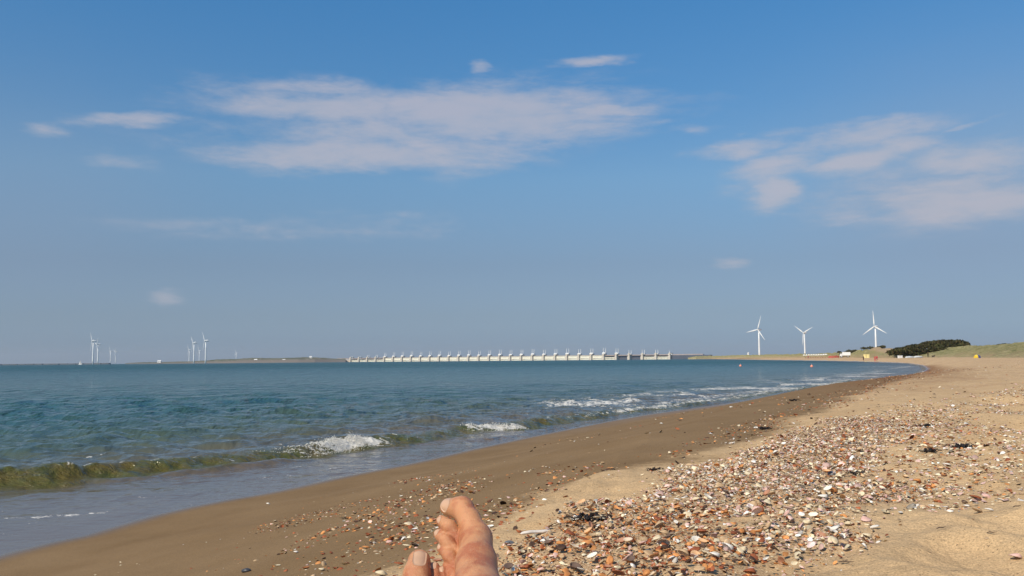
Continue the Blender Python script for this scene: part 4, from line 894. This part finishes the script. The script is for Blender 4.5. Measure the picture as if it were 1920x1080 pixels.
# rows of white parasols with loungers, red windbreaks, bathers
m_par=material('parasol_cloth',(.80,.76,.70),.8,.2,.03,1); m_red=material('red_cloth',(.50,.10,.08),.8,.2,.1,2); m_slat=material('lounger_wood',(.38,.18,.12),.7)
pr=None
ptn=['leftmost','second','third','fourth','fifth','sixth','seventh','eighth','ninth','tenth']
for k in range(10):
    q=k/9; x=175.0+(173.9-175.0)*q*0+ (q*1.2); y=560-40*q; 
    x=(1505+41*q-960)/1732*y
    r=empty('parasol',(x,y,gz(x,y))); tag(r,'%s open white parasol in the row on the far beach left of the white truck'%ptn[k],'parasol','white parasols in a row')
    if pr is None:
        a=MB(); a.tube([(0,0,0),(0,0,2.3)],.03,6); pm_=a.mesh('pole'); pm_.materials.append(m_post)
        a=MB(); V=[(0,0,2.45)]+[(0.85*math.cos(i*math.pi/4),0.85*math.sin(i*math.pi/4),1.95) for i in range(8)]+[(0.85*math.cos(i*math.pi/4),0.85*math.sin(i*math.pi/4),1.8) for i in range(8)]+[(0,0,2.35)]
        a.add(V,[(0,1+i,1+(i+1)%8) for i in range(8)]+[(1+i,9+i,9+(i+1)%8,1+(i+1)%8) for i in range(8)]+[(17,9+(i+1)%8,9+i) for i in range(8)])
        cm_=a.mesh('canopy'); cm_.materials.append(m_par); pr=(pm_,cm_)
        a=MB(); a.box((0,0,.28),(.6,1.5,.07)); a.box((0,.85,.5),(.6,.06,.5)); 
        lo_=a.mesh('bed'); lo_.materials.append(m_slat); a=MB()
        for sx in (-.25,.25):
            for sy in (-.6,.6): a.box((sx,sy,.12),(.05,.05,.25))
        ll_=a.mesh('legs'); ll_.materials.append(m_slat)
    obj('pole',pr[0],None,r); obj('canopy',pr[1],None,r)
    xx=x+.9; r=empty('lounger',(xx,y-1.2,gz(xx,y-1.2)),.2); tag(r,'brown lounger under the %s parasol of the far row'%ptn[k],'lounger','loungers under the parasols')
    obj('bed',lo_,None,r); obj('legs',ll_,None,r)
rd=['left end','left middle','right middle','right end']
for k in range(4):
    y=512-3*k; x=(1553+5.2*k-960)/1732*y; r=empty('windbreak',(x,y,gz(x,y)),.3*k-.4); tag(r,'faded red windbreak, %s of the four between parasols and truck'%rd[k],'windbreak','red windbreaks left of the truck')
    a=MB(); a.box((0,0,.65),(1.35,.03,1.1)); a.build('cloth',m_red,r)
    for q in (-.7,0,.7):
        a=MB(); a.tube([(q,0,0),(q,0,1.35)],.02,6); a.build('pole',m_post,r)
cols=[(.55,.12,.10),(.10,.12,.20),(.60,.45,.35),(.35,.10,.12)]
cn_=['red','navy','tan','dark red']
for k in range(7):
    y=rng.uniform(495,620); px=rng.uniform(1452,1572); x=(px-960)/1732*y
    s_now=float(base_z(np.array([x]),np.array([y]))[1][0])
    if s_now<1.5: continue
    figure(x,y,1.7,cols[k%4],cols[(k+1)%4],'bather in %s top and %s shorts standing around the far parasols'%(cn_[k%4],cn_[(k+1)%4]),'bathers around the parasols',pose=3,rz=rng.uniform(-1,1))

# ---------------------------------------------------------------- shells
def shell_tpl(kind,n,m,ribs,seed):
    """one valve; kind: 0 cockle, 1 oval clam, 2 mussel, 3 broken piece. Unit width, hinge towards -Y. Returns V,F,ring(0 hinge..1 lip)"""
    g=np.random.default_rng(seed)
    th=np.linspace(0,2*np.pi,n,endpoint=False)
    if kind==0: ox,oy,h,ap=.5*np.cos(th),.44*np.sin(th)+.02,.27,(-.0,-.33)
    elif kind==1: ox,oy,h,ap=.5*np.cos(th),.30*np.sin(th),.15,(.10,-.20)
    elif kind==2:
        ox,oy,h,ap=.5*np.cos(th),(.20+.06*np.cos(th))*np.sin(th),.16,(-.38,-.03)
    else:
        rr=g.uniform(.6,1.0,n); ox,oy,h,ap=.5*np.cos(th)*rr,.38*np.sin(th)*rr,.13,(g.uniform(-.1,.1),-.18)
    V=[(ap[0],ap[1],h*(1.05 if kind==0 else 1))]; ring=[0.0]
    for j in range(1,m+1):
        v=j/m
        x=ap[0]*(1-v)+ox*v; y=ap[1]*(1-v)+oy*v
        z=h*(1-v**2.1)*(1.0)
        if ribs: 
            rb=.018*np.cos(np.arange(n)*np.pi)*v; z=z+rb; 
        V+= [(x[k],y[k],(z[k] if hasattr(z,'__len__') else z)) for k in range(n)]; ring+=[v]*n
    V=np.array(V); F=[(0,1+k,1+(k+1)%n) for k in range(n)]; Q=[]
    for j in range(m-1):
        for k in range(n): a=1+j*n+k; b=1+j*n+(k+1)%n; Q.append((a,a+n,b+n,b))
    Fq=np.array([(f[0],f[1],f[2],f[2]) for f in F]) # placeholder
    T=[list(f) for f in F]
    for q in Q: T+= [[q[0],q[1],q[2]],[q[0],q[2],q[3]]]
    T=np.array(T); 
    if ribs: # closed shell with an inner face
        Vi=V*np.array([.93,.93,.80])+np.array([0,0,-.012]); N0=len(V); Ti=T[:,::-1]+N0
        lip=[1+(m-1)*n+k for k in range(n)]
        S=[]
        for k in range(n): a,b=lip[k],lip[(k+1)%n]; S+=[[b,a,a+N0],[b,a+N0,b+N0]]
        V=np.r_[V,Vi]; T=np.r_[T,Ti,np.array(S)]; ring=ring+[r*.6-1 for r in ring]
    return V,T,np.array(ring)
PAL=dict( # outer colour, ring colour, inner colour
 white=((.80,.73,.64),(.66,.60,.52),(.86,.83,.80)), cream=((.74,.62,.42),(.58,.42,.24),(.80,.72,.60)),
 pink=((.72,.48,.40),(.60,.32,.26),(.80,.62,.56)), tan=((.55,.38,.22),(.38,.22,.11),(.66,.52,.38)),
 orange=((.62,.27,.09),(.42,.15,.045),(.70,.42,.22)), rust=((.33,.10,.04),(.20,.055,.025),(.45,.22,.13)),
 grey=((.34,.29,.23),(.20,.17,.13),(.44,.39,.33)), dark=((.085,.045,.028),(.05,.028,.018),(.17,.11,.08)))
def shell_col(name,ring,jit=None):
    o,r_,i_=[np.array(c) for c in PAL[name]]
    v=np.abs(ring); band=(.5+.5*np.sin(v*23))[:,None]*.65
    c=np.where(ring[:,None]<-.01+0*ring[:,None],i_,o*(1-band)+r_*band)
    if jit is not None: c=c*jit
    return np.clip(c,0.01,.9)
m_shell=bpy.data.materials.new('shell'); m_shell.use_nodes=True; t=NT(m_shell.node_tree); b=t.n['Principled BSDF']
c=t.attr('Col',True); pos=t.new('ShaderNodeTexCoord').outputs['Object']
n=t.noise(pos,260,3,.7); s_=t.new('ShaderNodeVectorMath',operation='SCALE'); t.link(c,s_.inputs[0]); t.link(t.rng(n,.25,.75,.72,1.2),s_.inputs['Scale']); t.link(s_.outputs[0],b.inputs['Base Color'])
b.inputs['Roughness'].default_value=.6; b.inputs['Specular IOR Level'].default_value=.2
def scatter(n,x0,x1,y0,y1,dens,seed):
    g=np.random.default_rng(seed); X=g.uniform(x0,x1,n); Y=g.uniform(y0,y1,n); k=g.random(n)<dens(X,Y); return X[k],Y[k]
def d_mid(X,Y): return soft(MID,X,Y,.3)*(.14+sstep(.40,.60,NZ(X,Y*.6,1.6,9)))*.8
def d_band(X,Y): return soft(BAND,X,Y,.2)*sstep(.40,.60,NZ(X,Y*.6,2.2,12))
def d_line(X,Y):
    d,_=sdist([(1.0,2.98),(1.4,3.25),(1.75,3.45),(2.1,3.40),(2.6,3.3)],X,Y); return np.exp(-((d)/.07)**2)*.5
spots=[]  # X,Y,size,palette weights id
def put(n,box,dens,seed,smin_,smax,pal,lift):
    X,Y=scatter(n,*box,dens,seed); g=np.random.default_rng(seed+1)
    sz=smin_+(smax-smin_)*g.random(len(X))**2.6
    spots.append(np.stack([X,Y,sz,np.full(len(X),pal),g.random(len(X))*lift],1))
put(170000,(-.3,3.4,2.3,8.2),lambda X,Y:d_bank(X,Y)*.9,1,.005,.024,0,.014)
put(11000,(-.3,3.4,2.3,8.2),lambda X,Y:d_bank(X,Y)*.9,3,.018,.040,0,.020)
put(900,(-.3,3.4,2.3,8.2),lambda X,Y:d_bank(X,Y)*.9,2,.028,.046,0,.024)
put(200000,(1.2,8.5,3.0,14),d_mid,5,.008,.036,0,.004)
put(110000,(-1.6,8.5,2.6,18),lambda X,Y:d_band(X,Y)*.8,7,.010,.040,1,.003)
put(300,(0,.95,3.3,5.0),lambda X,Y:.9+0*X,10,.008,.022,0,0)
put(14000,(1.4,3.6,3.2,6.5),lambda X,Y:.12+.7*sstep(.44,.6,NZ(X,Y*.6,2.1,27)),28,.007,.030,0,.004)
put(2600,(.8,2.8,2.8,3.7),lambda X,Y:d_line(X,Y),9,.012,.04,0,.008)
put(16000,(-1.9,.6,2.6,7.5),lambda X,Y:soft(LEFTW,X,Y,.35)*(.05+.75*sstep(.47,.62,NZ(X,Y*.7,2.4,23))),12,.007,.034,1,.0)
put(5000,(-3.5,3.5,2.2,9),lambda X,Y:.08+.5*sstep(.5,.62,NZ(X,Y,1.1,19)),11,.005,.022,2,.0)
put(26000,(0,30,8,45),lambda X,Y:sstep(.45,.66,NZ(X,Y,.35,15)),13,.02,.07,0,.0)
put(5000,(8,60,20,90),lambda X,Y:sstep(.5,.7,NZ(X,Y,.16,16)),14,.03,.08,0,.0)
# drift line of rusty debris running up the beach along the edge of the wet sand
def d_drift(X,Y):
    e,_=sdist(EDGE,X,Y); return np.exp(-((e+.1+(NZ(X,Y,.7,22)-.5)*1.2)/(.30+.012*Y))**2)*sstep(5,8,Y)
put(70000,(-.5,32,4.5,70),lambda X,Y:d_drift(X,Y)*.9,17,.016,.06,1,.0)
SP=np.concatenate(spots)
z,s,dry,e=ground_z(SP[:,0],SP[:,1])
ok=(s>1.6)&~((np.abs(SP[:,0]+.09)<.16)&(SP[:,1]<1.75)); SP=SP[ok]; z=z[ok]; dry=dry[ok]
def patch(k,x,y): pass
palw={0:(['white','cream','pink','tan','orange','rust','grey','dark'],[.12,.22,.18,.24,.10,.08,.02,.04]),
      1:(['white','cream','pink','tan','orange','rust','grey','dark'],[.04,.07,.06,.15,.24,.30,.02,.12]),
      2:(['white','cream','pink','tan','orange','rust','grey','dark'],[.2,.12,.08,.15,.15,.17,.05,.08])}
gs=np.random.default_rng(77)
pal=np.array([gs.choice(8,p=palw[int(p)][1]) for p in SP[:,3]]); names=palw[0][0]
pal=np.where((SP[:,3]==0)&(dry<.5)&(gs.random(len(pal))<.55),gs.choice([4,5,3,7],len(pal)),pal)
# the heap by the feet is wetter and darker, more rust and orange
near=(SP[:,0]<.75)&(SP[:,1]<3.6)&(SP[:,3]==0)&(gs.random(len(pal))<.55); pal=np.where(near,gs.choice([4,5,3,5,7,4],len(pal)),pal)
yaw=gs.uniform(0,2*np.pi,len(SP)); tilt=np.abs(gs.normal(0,.30,len(SP)))+ (SP[:,4]>0.006)*gs.uniform(0,.5,len(SP)); tax=gs.uniform(0,2*np.pi,len(SP)); cup=gs.random(len(SP))<.30
kind=gs.choice(4,len(SP),p=[.36,.20,.07,.37])
dist=np.hypot(SP[:,0],SP[:,1]); app=SP[:,2]/dist
infr=(SP[:,1]>2.2)&(np.abs(SP[:,0]/SP[:,1])<.54)&(((1.5-z)/SP[:,1])<.235)
kindI=np.where(kind==3,gs.choice([0,1,3],len(SP)),kind)
order=np.argsort(-(app*infr)); NI=300-len(HERO); single=np.zeros(len(SP),bool); single[order[:NI]]=True
def rotm(yaw,tilt,tax,cup):
    Rz=Matrix.Rotation(yaw,4,'Z'); Rt=Matrix.Rotation(tilt,4,Vector((math.cos(tax),math.sin(tax),0)))
    return Rt@Rz@(Matrix.Rotation(math.pi,4,'X') if cup else Matrix.Identity(4))
# joined small shells: blocks of one template at a time, done with arrays
TP=[[shell_tpl(k,n_,m_,False,100+10*k+v) for v in range(5 if k==3 else 2)] for k,(n_,m_) in enumerate(((9,2),(9,2),(8,2),(6,1)))]
TF=[[shell_tpl(k,5,1,False,200+10*k+v) for v in range(3)] for k in range(4)]
VV=[];TT=[];CC=[];nv=0
var=gs.integers(0,60,len(SP)); bright=gs.uniform(.55,1.25,len(SP)); sink=gs.uniform(0,.22,len(SP))*(gs.random(len(SP))<.6)
for lod in (0,1):
    for k in range(4):
        tl=(TP if lod==0 else TF)[k]
        for vi,(Vt,Tt,rg) in enumerate(tl):
            m_=(~single)&(kind==k)&(var%len(tl)==vi)&((dist<6.5) if lod==0 else (dist>=6.5))
            ids=np.where(m_)[0]
            if not len(ids): continue
            n_=len(ids); v=np.broadcast_to(Vt,(n_,)+Vt.shape).copy(); cp=cup[ids]; v[cp]*=np.array([1,-1,-1]); v[cp,:,2]+=.2
            v*=SP[ids,2][:,None,None]; asp=gs.uniform(.75,1.1,n_); v[...,1]*=asp[:,None]
            c,s1=np.cos(yaw[ids])[:,None],np.sin(yaw[ids])[:,None]
            x=v[...,0]*c-v[...,1]*s1; y=v[...,0]*s1+v[...,1]*c; zz=v[...,2]
            ct,st_=np.cos(tilt[ids])[:,None],np.sin(tilt[ids])[:,None]; ca,sa=np.cos(tax[ids])[:,None],np.sin(tax[ids])[:,None]
            # tilt about the horizontal axis (ca,sa)
            al=x*ca+y*sa; pe=-x*sa+y*ca; pe2=pe*ct-zz*st_; z2=pe*st_+zz*ct
            x=al*ca-pe2*sa+SP[ids,0][:,None]; y=al*sa+pe2*ca+SP[ids,1][:,None]; z2=z2+(z[ids]+SP[ids,4]+SP[ids,2]*(st_[:,0]*.22-sink[ids])-.0012)[:,None]
            VV.append(np.stack([x,y,z2],-1).reshape(-1,3)); TT.append((Tt[None]+(np.arange(n_)*len(Vt))[:,None,None]+nv).reshape(-1,3)); nv+=n_*len(Vt)
            cc=np.stack([shell_col(names[p],rg) for p in range(8)])[pal[ids]]*bright[ids][:,None,None]
            CC.append(cc.reshape(-1,3))
me=mesh_np('shell_drift',np.concatenate(VV),np.concatenate(TT),True,None,{'Col':np.clip(np.concatenate(CC),.01,.9)})
tag(obj('shell_drift',me,m_shell),'countless small shells and broken shell pieces strewn over the beach','shells',kind='stuff')
print('shells',len(SP),'tris',len(me.polygons))
# shells large enough to tell apart
KN=['cockle shell','oval clam shell','long mussel shell','broken shell piece']
CN=dict(white='white',cream='cream',pink='pinkish',tan='tan',orange='orange',rust='rusty brown',grey='grey',dark='blackish')
cache={}
def shell_mesh(k,c,v=0):
    key=(k,c,v)
    if key not in cache:
        Vt,Tt,rg=shell_tpl(k,26 if k<3 else 12,5 if k<3 else 3,True,300+v)
        me=mesh_np('shell',Vt,Tt,True,None,{'Col':shell_col(c,rg)}); me.materials.append(m_shell); cache[key]=me
    return cache[key]
ANCH=[(-.06,1.9,'the raised foot'),(-.16,1.9,'the lower big toe'),(.077,3.33,'the bleached stick'),(.286,3.447,'the black weed strip'),(.759,5.041,'the dark weed tuft'),
 (2.41,5.041,'the widest black weed clump'),(1.549,4.235,'the arching weed strand'),(1.38,2.844,'the tiny weed ball'),(.368,4.182,'the lone grey pebble'),(-.017,3.265,'the blue-grey pebble'),
 (1.188,3.607,'the brightest white cockle'),(.226,3.055,'the largest rusty shell'),(.723,2.556,'the upright bottom clam'),(1.063,2.838,'the standing cream cockle'),(1.686,3.421,'the dark red broken clam'),
 (1.515,3.38,'the long white clam'),(1.422,4.183,'the dark blue-grey stone'),(-1.214,4.268,'the slate pebble'),(-.524,4.663,'the large cream cockle'),(1.984,7.383,'the topmost black tuft'),
 (.552,2.65,'the two whitest bottom shells'),(.401,3.276,'the small slate pebble'),(.845,3.052,'the grey pebble above the lowest row'),(-.647,4.116,'the lone orange oval shell'),(2.92,6.606,'the thin high weed strip'),(.235,2.98,'the wide orange cockle')]
USED=set()
def make_label(x,y,big,c,k,pose):
    ds=sorted((math.hypot((x-ax)*1.0,(y-ay)*.55),ax,ay,n) for ax,ay,n in ANCH)[:5]
    def rel(ax,ay):
        dx,dy=x/y-ax/ay,(y-ay)*.16
        if abs(dx)>abs(dy): return 'right of' if dx>0 else 'left of'
        return 'behind' if dy>0 else 'in front of'
    def rel2(ax,ay): return ('behind and ' if y>ay else 'in front and ')+('right of' if x/y>ax/ay else 'left of')
    for d,ax,ay,n in ds:
        near='just ' if d<.22 else ''
        for r_ in (near+rel(ax,ay),rel2(ax,ay)):
            for lab in (big+c+' '+k+' '+r_+' '+n, big+c+' '+k+' '+pose+' '+r_+' '+n):
                if lab not in USED and len(lab.split())<=16: USED.add(lab); return lab
    return lab
def one(x,y,zz,size,k,c,mat4,label,group,v=0):
    o=bpy.data.objects.new('shell',shell_mesh(k,c,v)); C.objects.link(o)
    o.matrix_world=Matrix.Translation((x,y,zz))@mat4@Matrix.Scale(size,4)
    tag(o,label,'shell',group); return o
for i in np.where(single)[0]:
    k=int(kindI[i]); c=names[pal[i]]; sz=float(SP[i,2]); big='large ' if sz>.034 else ('small ' if sz<.024 else '')
    pose='lying hollow side up' if cup[i] else ('tipped on edge' if tilt[i]>.55 else 'lying domed side up')
    lab=make_label(float(SP[i,0]),float(SP[i,1]),big,CN[c],KN[k],pose)
    one(SP[i,0],SP[i,1],z[i]+SP[i,4]+sz*math.sin(min(tilt[i],1.2))*.22+(sz*.2 if cup[i] else 0),sz,k,c,rotm(float(yaw[i]),float(tilt[i]),float(tax[i]),bool(cup[i])),lab,'shells big enough to tell apart',int(var[i])%2)
def gz1(x,y): return float(ground_z(np.array([float(x)]),np.array([float(y)]))[0][0])
for (x,y,sz,k,c,yw,tl,cu,lab) in HERO:
    one(x,y,gz1(x,y)+sz*abs(math.sin(tl))*.3+.004+(sz*.2 if cu else 0),sz,k,c,rotm(yw,tl,2.0,cu),lab,'shells big enough to tell apart')

# razor-like bleached slab of wood beside the foot
m_drw=material('bleached_wood',(.62,.55,.48),.85,.2,.18,60,.001,200)
x,y=.077,3.33; r=empty('driftwood',(x,y,gz1(x,y)+.012),.32); tag(r,'pale bleached stick half buried in shells right of the raised foot','driftwood')
a=MB(); a.tube([(-.057,0,0),(-.05,0,.002),(-.02,.002,.004),(.02,-.001,.003),(.05,.001,.004),(.057,0,.004)],[.004,.0085,.0105,.010,.010,.006],9,.6); a.build('stick',m_drw,r,True)

# pebbles
PC=dict(grey=(.36,.37,.35),slate=(.045,.045,.05),dark=(.03,.028,.028),blue=(.13,.135,.14),olive=(.14,.13,.09))
pm_={k:material('pebble_'+k,v,.45,.5,.12,40) for k,v in PC.items()}
for (x,y,sz,c,lab) in PEBBLES:
    a=MB(); a.blob((0,0,0),(sz/2,sz*.36,sz*.24),14,9,int(x*1000)%97,.06); me=a.mesh('pebble',True)
    o=obj('pebble',me,pm_[c],None,(x,y,gz1(x,y)+sz*.13)); o.rotation_euler=(.1,.08,.3+x*3); tag(o,lab,'pebble','pebbles among the shells')

# dried seaweed
m_weed=material('seaweed_black',(.016,.010,.008),.55,.4,.3,80)
for (x,y,wd,n,lab) in WEEDS:
    g=random.Random(int(x*977+y*131)); r=empty('seaweed',(x,y,gz1(x,y))); tag(r,lab,'seaweed','dark seaweed clumps on the beach')
    for i in range(n):
        a0=g.uniform(0,6.28); L=wd*g.uniform(.5,1.1); px,py,pz=g.uniform(-.3,.3)*wd,g.uniform(-.25,.25)*wd*.8,.003; pts=[];rd_=[]
        ns=7
        for j in range(ns):
            pts.append((px,py,max(.002,pz))); rd_.append(wd*.06*(1-.7*j/(ns-1))*g.uniform(.7,1.3))
            a0+=g.uniform(-.8,.8); px+=math.cos(a0)*L/ns; py+=math.sin(a0)*L/ns*.7; pz=.004+wd*.22*abs(math.sin(j*.9+i))*g.uniform(.2,1)
        a=MB(); a.tube(pts,rd_,5,.45); a.build('frond',m_weed,r,True)
# twigs and dry stalks on the loose sand
m_twig=material('twig_brown',(.09,.055,.035),.85)
for k,(x,y,L,yw,lab) in enumerate(TWIGS):
    r=empty('twig',(x,y,gz1(x,y)+.004),yw); tag(r,lab,'twig','dry twigs on the loose sand')
    a=MB(); a.tube([(-L/2,0,.001),(-L*.2,L*.05,.004),(L*.15,-L*.02,.004),(L/2,L*.08,.006)],[.0012,.0018,.0016,.0006],5); a.build('stem',m_twig,r)
    if L>.03:
        a=MB(); a.tube([(-L*.1,L*.03,.004),(L*.05,L*.2,.008)],[.0012,.0005],4); a.build('side_shoot',m_twig,r)

# ---------------------------------------------------------------- spray thrown up by the breaker
m_foam=material('foam_white',(.70,.67,.61),.7,.3)
g=np.random.default_rng(8); cand=[]
Xs,Ys,Zs=SEA
cr=(Ys>14.6)&(Ys<21.4)&nearm; qv=qq[cr]; xs_,ys_,zs_=Xs[cr],Ys[cr],Zs[cr]
yb_=np.interp(ys_,[14.6,15.0,15.6,15.9,16.6,16.9,19.8,20.0,20.4,20.6],[0,.2,.5,1,1,0,0,.8,.8,0])
pick=(qv>-.06)&(qv<.42)&(g.random(len(qv))<yb_*.9)
px_,py_,pz_,pb=xs_[pick],ys_[pick],zs_[pick],yb_[pick]
rep=14; px_=np.repeat(px_,rep); py_=np.repeat(py_,rep); pz_=np.repeat(pz_,rep); pb=np.repeat(pb,rep)
px_=px_+g.normal(0,.06,len(px_)); py_=py_+g.normal(0,.06,len(py_))
plume=sstep(.45,.8,fbm(px_*4.5,py_*4.5,3,55))
hgt=g.exponential(.010,len(px_))*(.3+2.6*plume**2)*pb+.006
keep=g.random(len(px_))<(.15+.85*plume); px_,py_,pz_,hgt=px_[keep],py_[keep],pz_[keep],hgt[keep]
if len(px_)>26000: k_=g.choice(len(px_),26000,replace=False); px_,py_,pz_,hgt=px_[k_],py_[k_],pz_[k_],hgt[k_]
n_=len(px_); sz=g.uniform(.003,.008,n_)*np.clip(1.15-hgt*4,.3,1.2)
oc=np.array([(1,0,0),(0,1,0),(-1,0,0),(0,-1,0),(0,0,1.3),(0,0,-1.3)],float); of=np.array([(0,1,4),(1,2,4),(2,3,4),(3,0,4),(1,0,5),(2,1,5),(3,2,5),(0,3,5)])
Vo=(oc[None]*sz[:,None,None]*g.uniform(.6,1.5,(n_,6,1)))+np.stack([px_,py_,pz_+hgt],1)[:,None,:]
me=mesh_np('breaker_spray',Vo.reshape(-1,3),(of[None]+(np.arange(n_)*6)[:,None,None]).reshape(-1,3),True)
tag(obj('breaker_spray',me,m_foam),'white foam and spray thrown up where the low wave breaks','sea foam',kind='stuff')
print('spray',n_)

# ---------------------------------------------------------------- hazy air
bpy.ops.mesh.primitive_cube_add(size=1)
hz=bpy.context.object; hz.name='haze'; hz.data.name='haze'
hz.dimensions=(15000,12000,125); hz.location=(0,4500,57.5)
m=bpy.data.materials.new('haze_air'); m.use_nodes=True; t=NT(m.node_tree); t.n.clear()
pv=t.new('ShaderNodeVolumePrincipled'); pv.inputs['Color'].default_value=(.80,.86,.95,1); pv.inputs['Density'].default_value=HAZE; pv.inputs['Anisotropy'].default_value=.2
o_=t.new('ShaderNodeOutputMaterial'); t.link(pv.outputs[0],o_.inputs['Volume'])
hz.data.materials.append(m); tag(hz,'thin haze in the air over sea and beach','haze',kind='stuff')
